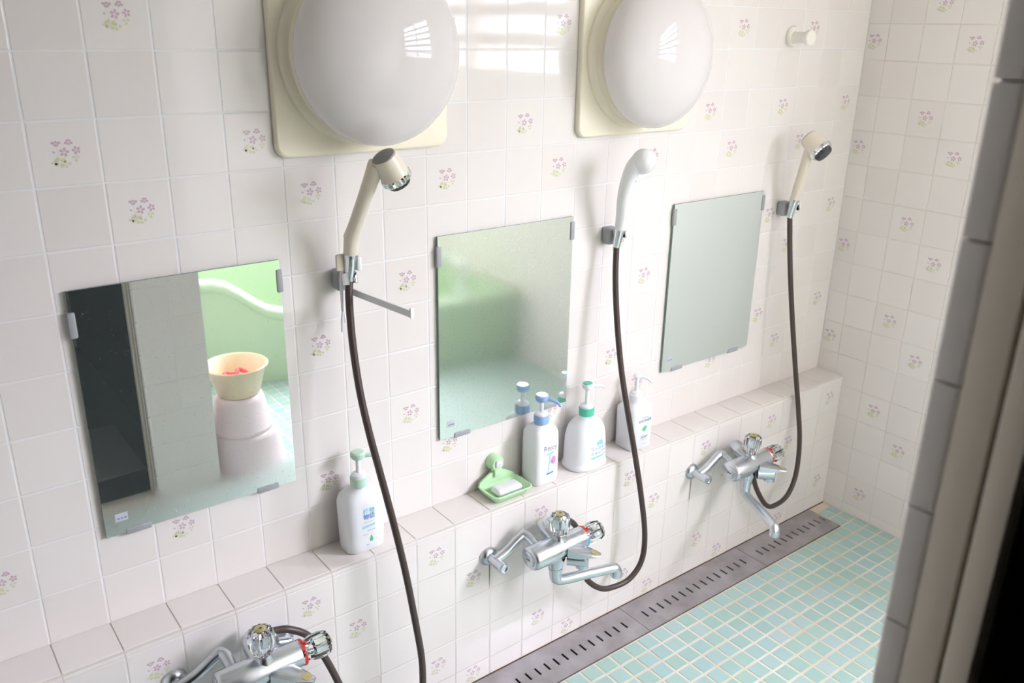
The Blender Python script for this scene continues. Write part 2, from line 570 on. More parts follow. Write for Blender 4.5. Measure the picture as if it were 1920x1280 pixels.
# the window: aluminium frame, centre mullion, glass louvers on rails
win = structure(empty('window_1', (XE + 0.035, (WY0 + WY1) / 2, WZ0)), 'jalousie window with glass louvers')
hw, hh = (WY1 - WY0) / 2, WZ1 - WZ0
bm = bmesh.new()
for a, b in (((-0.03, -hw, 0), (0.03, -hw + 0.03, hh)), ((-0.03, hw - 0.03, 0), (0.03, hw, hh)),
             ((-0.03, -hw + 0.03, 0), (0.03, hw - 0.03, 0.03)), ((-0.03, -hw + 0.03, hh - 0.03), (0.03, hw - 0.03, hh))):
    box(bm, a, b)
obj('frame', fin(bm), 'alu', win)
bm = bmesh.new(); box(bm, (-0.03, -0.02, 0.03), (0.03, 0.02, hh - 0.03)); obj('mullion', fin(bm), 'alu', win)
nl = 6
ph = (hh - 0.06) / nl
bm = bmesh.new(); box(bm, (-0.003, -(hw - 0.05) / 2, -ph * 0.42), (0.003, (hw - 0.05) / 2, ph * 0.42), mat=Matrix.Rotation(math.radians(18), 4, 'Y'))
lv = bpy.data.meshes.new('louver'); fin(bm).to_mesh(lv); bm.free(); lv.materials.append(M['louver'])
bm = bmesh.new(); box(bm, (-0.003, -(hw - 0.05) / 2, -0.026), (0.003, (hw - 0.05) / 2, 0.026))
rl = bpy.data.meshes.new('rail'); fin(bm).to_mesh(rl); bm.free(); rl.materials.append(M['rail'])
for s in (-1, 1):
    yc = s * (0.02 + (hw - 0.05) / 2)
    for k in range(nl):
        obj('louver', lv, None, win, (0, yc, 0.03 + ph * (k + 0.5)))
        if k: obj('rail', rl, None, win, (0, yc, 0.03 + ph * k))

# wall behind the tub, ceiling, left end, the short wall with the door opening
PX0, PX1, PY = 0.390, 0.595, -1.208
bm = bmesh.new(); box(bm, (0.5, YB - 0.1, -0.1), (XE + 0.12, YB, ZC))
wall_front = structure(obj('wall_front', fin(bm), 'plain'), 'cream wall behind the bathtub')
bm = bmesh.new(); box(bm, (XL - 0.1, -3.05, ZC), (XE + 0.12, 0.12, ZC + 0.08))
structure(obj('ceiling', fin(bm), 'plain'), 'cream ceiling')
bm = bmesh.new(); box(bm, (XL - 0.1, PY - 0.07, -0.1), (XL, 0.0, ZC))
structure(obj('wall_left', fin(bm), 'plain'), 'cream wall at the left end')
bm = bmesh.new()
box(bm, (PX0 + 0.004, PY - 0.07, -0.1), (PX1 - 0.001, PY - 0.001, ZC))       # pier beside the opening
box(bm, (PX1 - 0.08, YB, -0.1), (PX1 - 0.001, PY - 0.07, ZC))                # partition to the changing room
box(bm, (XL, PY - 0.07, -0.1), (-0.62, PY - 0.001, ZC))
box(bm, (-0.62, PY - 0.07, 2.02), (PX0 + 0.004, PY - 0.001, ZC))             # lintel
wall_door = structure(obj('wall_door', fin(bm), 'grout'), 'narrow tiled wall end beside the doorway')
ptile = tile_mesh(0.1, 0.106)
z0 = 1.485 - 0.106 * 14
rest = bmesh.new()
for k in range(-1, 21):
    zb = z0 + 0.106 * k
    if zb < -0.12: continue
    for c in range(2):
        x = PX0 + 0.003 + 0.1 * c
        if k < 20 and zb > -0.05:
            put_tile(ptile, wall_door, (x + 0.1, PY, zb), math.pi)
    for c in range(18):                                                        # tub side of the partition
        y = PY - 0.1 * c
        if y - 0.1 > YB: add_tile(rest, 0.1, 0.106, Matrix.Translation((PX1, y - 0.1, zb)) @ Matrix.Rotation(math.pi / 2, 4, 'Z'))
    # rounded edge tiles on the jamb
    if zb < 2.0:
        bm = bmesh.new()
        box(bm, (PX0 - 0.004, PY - 0.0205, zb + 0.0010), (PX0 + 0.006, PY + 0.002, zb + 0.1050))
        bmesh.ops.recalc_face_normals(bm, faces=bm.faces)
        bmesh.ops.bevel(bm, geom=[q for q in bm.edges if abs(q.verts[0].co.z - q.verts[1].co.z) > 0.05], offset=0.004, segments=3, profile=0.5, affect='EDGES')
        smooth(bm, 0.6)
        obj('edge_tile', bm, 'tile', wall_door)
o = obj('tile_field', rest, 'tile', wall_door); o['kind'] = 'stuff'

def strip(name, y0, y1, x0, x1, mat, label):
    bm = rbox((x0, y1, -0.05), (x1, y0, 2.02), 0.0015, 2)
    return structure(obj(name, bm, mat), label)
strip('trim_1', PY - 0.0215, PY - 0.0475, PX0 - 0.006, PX0 + 0.01, 'alu', 'grey aluminium door frame strip next to the tile edge')
strip('trim_2', PY - 0.0475, PY - 0.0525, PX0 + 0.001, PX0 + 0.01, 'gap_shade_mark', 'dark gap in the door frame, its shade painted black')  # black strip stands for the shade in the gap between the frame strips
strip('trim_3', PY - 0.0525, PY - 0.0725, PX0 - 0.010, PX0 + 0.012, 'alu', 'outer grey aluminium door frame strip')

# changing room behind the camera
bm = bmesh.new()
box(bm, (PX1 - 0.09, -3.05, -0.1), (PX1 - 0.08, PY - 0.0735, ZC))
box(bm, (XL - 0.1, -3.05, -0.1), (PX1 - 0.08, -3.0, ZC))
box(bm, (XL - 0.1, -3.0, -0.1), (XL - 0.05, PY - 0.07, ZC))
box(bm, (PX0 + 0.014, PY - 0.0735, -0.1), (PX1 - 0.08, PY - 0.0705, ZC))
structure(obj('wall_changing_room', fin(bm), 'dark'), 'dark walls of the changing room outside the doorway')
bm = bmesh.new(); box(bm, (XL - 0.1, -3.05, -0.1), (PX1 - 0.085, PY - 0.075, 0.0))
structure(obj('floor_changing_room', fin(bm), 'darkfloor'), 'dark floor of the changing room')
bm = rbox((-0.62, PY - 0.075, -0.05), (PX0, PY - 0.01, 0.025), 0.004)
structure(obj('trim_4', bm, 'alu'), 'aluminium door sill')

# floor: bed with the drain channel cut out, mosaic on top
GY0, GY1, GX1 = -0.2175, -0.0985, 2.128
bm = bmesh.new()
box(bm, (XL, PY - 0.01, -0.1), (XE, GY0 - 0.003, -0.0012)); box(bm, (PX1 - 0.001, YB, -0.1), (XE, PY - 0.01, -0.0012))
box(bm, (GX1 + 0.003, GY0 - 0.003, -0.1), (XE, -DL + 0.01, -0.0012))
floor = structure(obj('floor', fin(bm), 'floor_grout'), 'mint green mosaic tile floor')
bm = bmesh.new(); box(bm, (XL, GY0 - 0.003, -0.1), (GX1 + 0.003, -DL + 0.02, -0.06))
obj('channel', fin(bm), 'pit', floor)
FX, FY, PXF, PYF = 1.6791, -0.3174, 0.0495, 0.048
def mosaic_mesh():
    bm = bmesh.new(); g = 0.0030; ch = 0.0010
    x0, x1, y0, y1 = g, PXF - g, g, PYF - g
    o = [bm.verts.new(p) for p in ((x0, y0, -0.0012), (x1, y0, -0.0012), (x1, y1, -0.0012), (x0, y1, -0.0012))]
    i = [bm.verts.new(p) for p in ((x0 + ch, y0 + ch, 0), (x1 - ch, y0 + ch, 0), (x1 - ch, y1 - ch, 0), (x0 + ch, y1 - ch, 0))]
    bm.faces.new(i)
    for k in range(4): bm.faces.new((o[k], o[(k + 1) % 4], i[(k + 1) % 4], i[k]))
    d = bpy.data.meshes.new('mosaic_tile'); bm.to_mesh(d); bm.free(); d.materials.append(M['mosaic'])
    return d
MOS = mosaic_mesh()
imin = {-2: -16, -1: -14, 0: -13, 1: -12, 2: -10, 3: -9, 4: -8, 5: -6, 6: -5, 7: -4, 8: -3, 9: -2}
rest = bmesh.new()
for j in range(-6, 56):
    yt = FY - PYF * j                  # upper (towards the wall) edge of the cell
    for i in range(-49, 11):
        x0, x1, y0, y1 = FX + PXF * i, FX + PXF * (i + 1), yt - PYF, yt
        if x0 < XL or y0 < YB: continue
        if y0 < PY - 0.01 and x0 < PX1: continue
        if x1 > XE - 0.002: x1 = XE - 0.0005
        if y1 > -DL: continue
        if y1 > GY0 - 0.001 and x0 < GX1 + 0.001:        # meets the channel
            if x1 > GX1 + 0.02: x0 = GX1 + 0.003
            else: continue
        full = abs(x1 - x0 - PXF) < 1e-4
        if j in imin and i >= imin[j] and full:
            t = obj('mosaic_tile', MOS, None, floor, (x0, y0, random.uniform(0, 0.0003)))
        else:
            g, ch = 0.0030, 0.0010
            a0, a1, b0, b1 = x0 + g, x1 - g, y0 + g, y1 - g
            if a1 - a0 < 0.005: continue
            if j in imin and i >= imin[j]:
                bb = bmesh.new()
                box(bb, (a0, b0, -0.0012), (a1, b1, 0.0001))
                obj('mosaic_tile', fin(bb), 'mosaic', floor)
                continue
            o_ = [rest.verts.new(p) for p in ((a0, b0, -0.0012), (a1, b0, -0.0012), (a1, b1, -0.0012), (a0, b1, -0.0012))]
            i_ = [rest.verts.new(p) for p in ((a0 + ch, b0 + ch, 0), (a1 - ch, b0 + ch, 0), (a1 - ch, b1 - ch, 0), (a0 + ch, b1 - ch, 0))]
            rest.faces.new(i_)
            for k in range(4): rest.faces.new((o_[k], o_[(k + 1) % 4], i_[(k + 1) % 4], i_[k]))
o = obj('mosaic_field', rest, 'mosaic', floor); o['kind'] = 'stuff'

# stained bead along the foot of the ledge
bm = bmesh.new(); box(bm, (XL, -DL - 0.0016, -0.004), (XE, -DL + 0.001, 0.0022))
structure(obj('trim_5', fin(bm), 'rust'), 'rusty grime line at the foot of the ledge')

# ------------------------------------------------------------------ drain covers
def drain_cover(x0, x1, slots, label):
    e = empty('drain_cover', ((x0 + x1) / 2, (GY0 + GY1) / 2, 0))
    tag(e, label, 'drain cover', 'slotted steel drain covers')
    bm = bmesh.new()
    g = 0.0008
    a, b = x0 + g - e.location.x, x1 - g - e.location.x
    ya, yb = GY0 - e.location.y, GY1 - e.location.y
    s0, s1 = -0.1735 - e.location.y, -0.1465 - e.location.y
    sw = 0.0030
    ss = [s - e.location.x for s in slots]
    zt, zb = 0.0005, -0.0025
    box(bm, (a, ya, zb), (b, s0, zt)); box(bm, (a, s1, zb), (b, yb, zt))
    xs = [a] + [v for s in ss for v in (s - sw, s + sw)] + [b]
    for k in range(0, len(xs), 2): box(bm, (xs[k], s0, zb), (xs[k + 1], s1, zt))
    bmesh.ops.remove_doubles(bm, verts=bm.verts, dist=1e-5)
    bmesh.ops.recalc_face_normals(bm, faces=bm.faces)
    obj('plate', bm, 'steel', e)
    bm = bmesh.new(); box(bm, (a, ya, -0.045), (b, ya + 0.0015, zb)); box(bm, (a, yb - 0.0015, -0.045), (b, yb, zb))
    obj('flange', fin(bm), 'steel', e)
    return e
drain_cover(0.243, 0.743, [0.283 + 0.03 * k for k in range(15)], 'steel slotted drain cover below the first mirror, nearest the doorway')
drain_cover(0.743, 1.243, [0.783 + 0.03 * k for k in range(15)], 'steel slotted drain cover along the ledge in the lower middle foreground')
drain_cover(1.243, 1.743, [1.283 + 0.03 * k for k in range(15)], 'middle steel slotted drain cover between the two other covers')
drain_cover(1.743, 2.128, [1.783 + 0.03 * k for k in range(12)], 'shorter steel slotted drain cover ending near the far wall corner')

# ------------------------------------------------------------------ mirrors
def mirror(x0, z0, w, h, mat, label, clips):
    e = empty('mirror', (x0, -0.003, z0))
    tag(e, label, 'mirror', 'wall mirrors above the ledge')
    t = 0.005
    bm = bmesh.new(); box(bm, (0, -t, 0), (w, 0, h))
    for f in bm.faces: f.material_index = 0 if f.normal.y < -0.9 else 1
    bmesh.ops.recalc_face_normals(bm, faces=bm.faces)
    for f in bm.faces: f.material_index = 0 if f.normal.y < -0.9 else 1
    obj('glass', bm, [mat, 'glassedge'], e)
    for side, u in clips:
        c = 0.022
        if side == 'L': lo, hi = (-0.004, -t - 0.003, u - c), (0.008, 0, u + c)
        elif side == 'R': lo, hi = (w - 0.008, -t - 0.003, u - c), (w + 0.004, 0, u + c)
        else: lo, hi = (u - c, -t - 0.003, -0.004), (u + c, 0, 0.008)
        obj('clip', rbox(lo, hi, 0.0025, 2), 'greyplastic', e)
    bm = rbox((0.018, -t - 0.0006, 0.026), (0.04, -t + 0.001, 0.042), 0.0004, 1)
    s = obj('maker_sticker', bm, 'discgold' if 'discgold' in M else 'light_ink', e)
    bm = bmesh.new()
    for k in range(3): box(bm, (0.0215 + 0.006 * k, -t - 0.0009, 0.0305), (0.0255 + 0.006 * k, -t - 0.0005, 0.0335))
    obj('sticker_marks', fin(bm), 'grey_ink', s)
    return e
mirror(0.017, 0.644, 0.359, 0.458, 'mirror1', 'first mirror from the left, clear, reflecting pink stools and a green tub', (('L', 0.40), ('R', 0.418), ('B', 0.055), ('B', 0.30)))
mirror(0.721, 0.632, 0.373, 0.468, 'mirror2', 'middle mirror clouded with scale above the blue pump bottle', (('L', 0.425), ('R', 0.435), ('B', 0.06), ('B', 0.32)))
mirror(1.439, 0.628, 0.365, 0.463, 'mirror3', 'third mirror, evenly fogged grey-green, nearest the far wall', (('L', 0.43), ('R', 0.43), ('B', 0.06), ('B', 0.30)))

# ------------------------------------------------------------------ lamps
def lamp(loc):
    e = empty('wall_lamp', loc)
    bm = rbox((-0.179, -0.014, -0.181), (0.179, -0.0005, 0.181), 0.006, 3)
    bm2 = bmesh.new()
    # plate with rounded corners
    bm.free()
    n, R, hs = 6, 0.022, 0.179
    pts = []
    for q in range(4):
        cx, cz = ((hs - R) * (1, -1, -1, 1)[q], (hs - R) * (1, 1, -1, -1)[q])
        for k in range(n + 1):
            a = q * math.pi / 2 + k * math.pi / 2 / n
            pts.append((cx + R * math.cos(a), cz + R * math.sin(a)))
    def ring(y, s): return [bm2.verts.new((x * s, y, z * s)) for x, z in pts]
    rs = [ring(-0.0008, 1), ring(-0.010, 1), ring(-0.0135, 0.992), ring(-0.015, 0.975)]
    for a, b in zip(rs, rs[1:]):
        for k in range(len(pts)): bm2.faces.new((a[k], a[(k + 1) % len(pts)], b[(k + 1) % len(pts)], b[k]))
    bm2.faces.new(rs[-1])
    obj('back_plate', fin(bm2, 0.9), 'lampplate', e)
    bm = bmesh.new()
    lathe(bm, [(0.166, 0.012), (0.166, 0.02), (0.163, 0.024), (0.157, 0.027), (0.152, 0.03), (0.151, 0.052), (0.146, 0.056), (0.0, 0.056)], axis=(0, -1, 0), n=64)
    obj('base_ring', fin(bm, 0.9), 'lampplate', e)
    bm = bmesh.new()
    prof = [(0.140, 0.054), (0.153, 0.056), (0.159, 0.062), (0.161, 0.070)]
    for k in range(1, 15):
        a = k / 14 * math.pi / 2
        prof.append((0.161 * math.cos(a) ** 0.92 if k < 14 else 0.0, 0.070 + 0.078 * math.sin(a)))
    lathe(bm, prof, axis=(0, -1, 0), n=64)
    obj('dome', fin(bm, 1.2), 'dome', e)
    return e
L1 = lamp((0.565, 0, 1.463))
tag(L1, 'left round milk-white dome lamp on a yellowed square plate', 'wall lamp', 'round dome wall lamps')
L2 = copy_tree(L1); L2.location = (1.272, 0, 1.457)
tag(L2, 'right round milk-white dome lamp above the white hand shower', 'wall lamp', 'round dome wall lamps')

# ------------------------------------------------------------------ hand showers, holders
def holder(loc):
    e = empty('shower_holder', loc)
    bm = rbox((-0.017, -0.030, -0.021), (0.017, -0.0005, 0.021), 0.008, 3)
    obj('base', bm, 'greyplastic', e)
    bm = bmesh.new()
    # open collar (a C around the connector)
    n, ro, ri = 14, 0.0158, 0.0125
    A = []
    for k in range(n + 1):
        a = math.radians(-60 + 300 * k / n) + math.radians(0)
        A.append((math.cos(a), math.sin(a)))
    zz = (-0.012, 0.010)
    V = [[bm.verts.new((r * c, -0.048 + r * s, z)) for c, s in A] for r in (ro, ri) for z in zz]
    for k in range(n):
        for a, b in ((0, 1), (1, 3), (3, 2), (2, 0)):
            bm.faces.new((V[a][k], V[a][k + 1], V[b][k + 1], V[b][k]))
    for k in (0, n): bm.faces.new((V[0][k], V[1][k], V[3][k], V[2][k]))
    obj('collar', fin(bm), 'bright', e, rot=(math.radians(-12), 0, 0), loc=(0, 0, 0))
    return e
H1 = holder((0.497, 0, 1.048)); tag(H1, 'grey shower holder carrying the white towel hook, left of the middle mirror', 'shower holder', 'grey and chrome shower holders')
H2 = copy_tree(H1); H2.location = (1.208, 0, 1.043); tag(H2, 'grey shower holder between the middle and the fogged mirror', 'shower holder', 'grey and chrome shower holders')
H3 = copy_tree(H1); H3.location = (1.892, 0, 1.034); tag(H3, 'grey shower holder right of the fogged mirror', 'shower holder', 'grey and chrome shower holders')

def hose(e, pts, base):
    bm = bmesh.new()
    P = spline([Vector(p) - Vector(base) for p in pts], 7)
    tube(bm, P, 0.0074, 12)
    obj('hose', fin(bm), 'hose', e)

def cream_shower(foot, top, pts, label, head_dir, side=(0, 0, 0), hs=1.0):
    """foot: where the hose enters, top: centre of the head"""
    foot, top = Vector(foot), Vector(top)
    e = empty('hand_shower', foot)
    tag(e, label, 'shower', 'hand showers in their holders')
    d = top - foot
    L = d.length; t = d.normalized()
    up = Vector((0, -0.18, 1)).normalized()
    hp = [up * (-0.002), up * 0.016, up * 0.047]
    bm = bmesh.new(); tube(bm, hp, [0.0086, 0.0105, 0.0128], 20)
    obj('connector', fin(bm), 'bright', e)
    bm = bmesh.new(); tube(bm, [up * 0.046, up * 0.053], [0.0142, 0.0142], 20)
    obj('connector_ring', fin(bm), 'chrome', e)
    a = up * 0.052; b = a + up * 0.032
    c1 = b + (d - b) * 0.35; c2 = d - (d - b).normalized() * 0.012
    bm = bmesh.new()
    tube(bm, spline([a, a + up * 0.018, b], 4), [0.0138] * 9, 20)
    obj('handle_foot', fin(bm), 'creamplastic', e)
    bm = bmesh.new()
    P = spline([b, b + (c1 - b) * 0.4, c1, (c1 + c2) / 2, d], 5)
    tube(bm, P, [0.0134 + 0.0018 * abs(2 * i / (len(P) - 1) - 1) ** 2 for i in range(len(P))], 20)
    h = obj('handle', fin(bm), 'creamplastic', e)
    ax = Vector(head_dir).normalized()
    d = d + Vector(side)
    K = lambda pr: [(r_ * hs, h_ * hs * 0.84) for r_, h_ in pr]
    bm = bmesh.new()
    lathe(bm, K([(0, -0.0245), (0.019, -0.0245), (0.0222, -0.022), (0.0232, -0.014), (0.0236, 0.0), (0.0245, 0.016), (0.0255, 0.0235), (0, 0.0235)]), d, ax, 32)
    hd = obj('head', fin(bm), 'creamplastic', e)
    bm = bmesh.new()
    lathe(bm, K([(0, -0.0275), (0.012, -0.0272), (0.0185, -0.0262), (0.0205, -0.0245), (0.0205, -0.023), (0, -0.023)]), d, ax, 32)
    obj('top_disc', fin(bm), 'discgrey', e)
    bm = bmesh.new()
    lathe(bm, K([(0, 0.0233), (0.0262, 0.0233), (0.0275, 0.026), (0.0275, 0.034), (0.0255, 0.0375), (0.02, 0.0375), (0, 0.037)]), d, ax, 48, flutes=0.06)
    obj('grip_ring', fin(bm, 0.3), 'bright', e)
    bm = bmesh.new()
    lathe(bm, K([(0, 0.037), (0.0215, 0.037), (0.0212, 0.0435), (0.019, 0.0475), (0, 0.049)]), d, ax, 32)
    obj('nozzle_face', fin(bm), 'black', e)
    hose(e, pts, foot)
    return e

HP1 = [(0.497, -0.047, 1.055), (0.49, -0.055, 1.019), (0.485, -0.07, 0.938), (0.485, -0.09, 0.845), (0.491, -0.11, 0.76), (0.502, -0.13, 0.67), (0.516, -0.15, 0.565), (0.531, -0.165, 0.453), (0.545, -0.175, 0.333), (0.556, -0.18, 0.234), (0.558, -0.18, 0.161), (0.552, -0.185, 0.085), (0.525, -0.185, 0.035), (0.479, -0.18, 0.022), (0.428, -0.17, 0.06), (0.398, -0.16, 0.144), (0.375, -0.15, 0.237), (0.35, -0.145, 0.313), (0.324, -0.14, 0.371), (0.289, -0.135, 0.401), (0.26, -0.13, 0.409), (0.225, -0.13, 0.412)]
HP2 = [(1.200, -0.047, 1.024), (1.195, -0.055, 0.949), (1.194, -0.07, 0.845), (1.199, -0.09, 0.724), (1.211, -0.11, 0.613), (1.227, -0.13, 0.498), (1.241, -0.15, 0.379), (1.255, -0.16, 0.267), (1.24, -0.17, 0.196), (1.199, -0.17, 0.156), (1.146, -0.165, 0.15), (1.103, -0.16, 0.162), (1.063, -0.15, 0.201), (1.047, -0.14, 0.257), (1.045, -0.135, 0.31), (1.037, -0.13, 0.352), (1.009, -0.13, 0.383), (0.974, -0.13, 0.401), (0.944, -0.13, 0.402)]
HP3 = [(1.880, -0.047, 1.016), (1.89, -0.055, 0.917), (1.897, -0.07, 0.808), (1.914, -0.085, 0.677), (1.936, -0.1, 0.54), (1.947, -0.12, 0.421), (1.946, -0.14, 0.32), (1.935, -0.15, 0.217), (1.894, -0.155, 0.158), (1.83, -0.155, 0.146), (1.794, -0.15, 0.162), (1.752, -0.145, 0.22), (1.732, -0.14, 0.269), (1.728, -0.135, 0.313), (1.711, -0.13, 0.352), (1.680, -0.13, 0.385), (1.646, -0.13, 0.398)]
cream_shower(HP1[0], (0.513, -0.140, 1.283), HP1, 'cream hand shower with brown hose in front of the left lamp', (0.55, 0.06, -0.83), (0.020, -0.008, -0.004), 1.04)
cream_shower(HP3[0], (1.862, -0.096, 1.222), HP3, 'cream hand shower with brown hose next to the far wall corner', (0.08, -0.80, -0.60), (0.004, -0.006, 0.006), 1.14)

def white_shower(foot, pts, label):
    foot = Vector(foot)
    e = empty('hand_shower', foot)
    tag(e, label, 'shower', 'hand showers in their holders')
    up = Vector((0, -0.18, 1)).normalized()
    bm = bmesh.new(); tube(bm, [up * -0.002, up * 0.016, up * 0.047], [0.0086, 0.0105, 0.0128], 20)
    obj('connector', fin(bm), 'bright', e)
    bm = bmesh.new()
    W = [Vector((1.199, -0.057, 1.068)), Vector((1.196, -0.064, 1.10)), Vector((1.190, -0.072, 1.14)), Vector((1.187, -0.083, 1.18)), Vector((1.188, -0.096, 1.212)), Vector((1.194, -0.105, 1.226)), Vector((1.199, -0.110, 1.232))]
    P = spline([w - foot for w in W], 5)
    n = len(P) - 1
    rad = []
    for i in range(n + 1):
        t = i / n
        rad.append(0.0135 + 0.0042 * math.sin(t * math.pi * 0.6) + 0.012 * max(0, t - 0.55))
    tube(bm, P, rad, 24)
    obj('handle', fin(bm, 1.0), 'whiteplastic', e)
    bm = bmesh.new()
    c = Vector((1.203, -0.114, 1.232)) - foot
    lathe(bm, [(0, -0.027), (0.011, -0.0255), (0.020, -0.0195), (0.0262, -0.010), (0.0285, 0.0), (0.0285, 0.008), (0.0270, 0.013), (0.024, 0.0155), (0, 0.0165)], c, Vector((0.78, -0.20, -0.60)), 32)
    obj('head', fin(bm, 1.0), 'whiteplastic', e)
    bm = bmesh.new()
    lathe(bm, [(0, 0.016), (0.0225, 0.0158), (0.0215, 0.0185), (0, 0.0195)], c, Vector((0.78, -0.20, -0.60)), 32)
    obj('nozzle_face', fin(bm), 'light_ink', e)
    bm = bmesh.new()
    lathe(bm, [(0.0032, 0), (0.0032, 0.0012), (0, 0.0016)], Vector((1.194, -0.1005, 1.186)) - foot, (0.15, -0.95, -0.2), 12)
    obj('screw_cap', fin(bm), 'greyplastic', e)
    hose(e, pts, foot)
    return e
white_shower(HP2[0], HP2, 'white curved hand shower with brown hose between the two right mirrors')

# ------------------------------------------------------------------ mixer taps
def faucet(loc, spout_ang, spout_drop, cap_col):
    """origin at the middle of the body below the upright knob; the ledge face is at y = +0.094"""
    e = empty('mixer_faucet', loc)
    yw = -DL - loc[1]                       # local y of the tiled face
    for nm, sx in (('union_left', -0.137), ('union_right', 0.075)):
        bm = bmesh.new()
        lathe(bm, [(0.0235, 0.0005), (0.0235, 0.003), (0.019, 0.010), (0.0125, 0.014), (0, 0.014)], (sx, yw, -0.022), (0, -1, 0), 28)
        esc = obj('escutcheon', fin(bm), 'chrome', e)
        bm = bmesh.new()
        lathe(bm, [(0.0115, 0.010), (0.0115, 0.052), (0.0125, 0.054), (0.0125, 0.064), (0.0108, 0.066), (0.0095, 0.066), (0.009, 0.063), (0, 0.063)], (sx, yw, -0.022), (0, -1, 0), 20)
        obj('stop_valve', fin(bm), 'chrome', e)
        bm = bmesh.new()
        s = 1 if sx < 0 else -1
        x1 = -0.056 if sx < 0 else 0.03
        tube(bm, spline([(sx, yw - 0.030, -0.018), (sx + s * 0.03, yw - 0.031, -0.006), (x1 - s * 0.012, yw - 0.032, 0.018), (x1, yw - 0.036, 0.022), (x1 + s * 0.004, yw - 0.052, 0.018), (x1 + s * 0.004, yw - 0.075, 0.010)], 4), 0.0115, 16)
        obj('crank_pipe', fin(bm), 'chrome', e)
    # body: an oval barrel along x
    bm = bmesh.new()
    sec = [(-0.088, 0.0245), (-0.086, 0.0280), (-0.078, 0.0302), (-0.03, 0.0310), (0.0, 0.0300), (0.022, 0.0285), (0.06, 0.0272), (0.068, 0.0262)]
    n = 28; rings = []
    for x, r in sec:
        k1 = 1.05 if x < 0 else 1.0
        rings.append([bm.verts.new((x, r * k1 * math.cos(2 * math.pi * k / n), r * 0.92 * math.sin(2 * math.pi * k / n))) for k in range(n)])
    for a, b in zip(rings, rings[1:]):
        for k in range(n): bm.faces.new((a[k], a[(k + 1) % n], b[(k + 1) % n], b[k]))
    bm.faces.new(rings[0]); bm.faces.new(rings[-1])
    obj('body', fin(bm, 0.9), 'chrome', e)
    bm = bmesh.new()
    lathe(bm, [(0.0185, 0), (0.0185, 0.002), (0.017, 0.003), (0, 0.003)], (-0.088, 0, 0), (-1, 0, 0), 24)
    cp = obj('end_cap', fin(bm), 'chrome', e)
    bm = bmesh.new(); box(bm, (-0.0918, -0.007, -0.0012), (-0.0908, 0.007, 0.0012)); obj('cap_groove', fin(bm), 'screw', cp)
    # neck below the upright knob and shower outlet elbow behind it
    bm = bmesh.new(); lathe(bm, [(0.026, 0.0), (0.022, 0.018), (0.0165, 0.028), (0.0155, 0.034), (0, 0.034)], (0, 0, 0), (0, 0, 1), 24)
    obj('bonnet', fin(bm, 0.9), 'chrome', e)
    bm = bmesh.new()
    tube(bm, spline([(-0.006, -0.004, 0.010), (-0.006, 0.025, 0.022), (-0.006, 0.044, 0.029), (0.0, 0.056, 0.031), (0.012, 0.060, 0.031)], 4), [0.0165] * 8 + [0.0155] * 9, 18)
    obj('shower_outlet', fin(bm), 'chrome', e)
    def knob(org, ax, ringcol=None):
        bm = bmesh.new()
        lathe(bm, [(0, 0.002), (0.017, 0.002), (0.0205, 0.007), (0.0245, 0.020), (0.0255, 0.037), (0.0225, 0.050), (0.015, 0.0545), (0, 0.0545)], org, ax, 24, flutes=0.10)
        k = obj('knob', fin(bm, 0.25), 'acrylic', e)
        bm = bmesh.new()
        lathe(bm, [(0, 0.000), (0.009, 0.000), (0.009, 0.018), (0.0145, 0.022), (0.0145, 0.043), (0.009, 0.048), (0, 0.048)], org, ax, 12, flutes=0.12)
        obj('core', fin(bm, 0.2), 'bright', k)
        bm = bmesh.new()
        lathe(bm, [(0.011, 0.0546), (0.011, 0.0558), (0.0095, 0.0565), (0, 0.0565)], org, ax, 20)
        c = obj('gold_cap', fin(bm), 'gold', k)
        o_ = Vector(org) + Vector(ax).normalized() * 0.0568
        u, v = frame_of(Vector(ax))
        bm = bmesh.new()
        bm.faces.new([bm.verts.new(o_ + u * a + v * b) for a, b in ((-0.003, -0.0025), (0.003, -0.0025), (0, 0.004))])
        obj('cap_mark', bm, 'gap_shade_mark', k)
        return k
    knob((0, 0, 0.034), (0, 0, 1))
    bm = bmesh.new(); lathe(bm, [(0.0245, 0), (0.0255, 0.002), (0.0255, 0.009), (0.0235, 0.0105), (0, 0.0105)], (0.068, 0, 0), (1, 0, 0), 32)
    obj('thermo_ring', fin(bm), 'bright', e)
    bm = bmesh.new()
    for a0, a1, mi in ((-30, 48, 0), (54, 62, 0), (68, 150, 1)):
        st = 6
        R = [[], []]
        for k in range(st + 1):
            a = math.radians(a0 + (a1 - a0) * k / st)
            for q, xx in enumerate((0.0703, 0.0768)):
                R[q].append(bm.verts.new((xx, -0.0258 * math.sin(a), 0.0258 * math.cos(a))))
        for k in range(st):
            f = bm.faces.new((R[0][k], R[0][k + 1], R[1][k + 1], R[1][k])); f.material_index = mi
    obj('hot_cold_band', bm, cap_col, e)
    bm = bmesh.new(); lathe(bm, [(0.003, 0), (0.003, 0.004), (0, 0.0045)], (0.079, -0.008, 0.0235), (0.1, -0.3, 1), 10)
    obj('red_button', fin(bm), 'red', e)
    knob((0.077, 0, 0), (1, 0, 0))
    # lever in front: a block with a flat lever plate over it
    bm = bmesh.new()
    lathe(bm, [(0.0205, 0.010), (0.0205, 0.050), (0.019, 0.055), (0.0, 0.055)], (0, 0, -0.016), (0, -1, 0), 24)
    lrot = dict(loc=(0.004, -0.012, -0.004), rot=(0, 0, math.radians(44)))
    lv_ = obj('diverter', fin(bm), 'chrome', e, **lrot)
    bm = bmesh.new()
    prof = [(-0.012, 0.0195, 0.012, 0.020), (-0.040, 0.0205, 0.010, 0.018), (-0.062, 0.017, 0.005, 0.010), (-0.080, 0.0125, 0.000, 0.005), (-0.088, 0.008, -0.002, 0.004)]
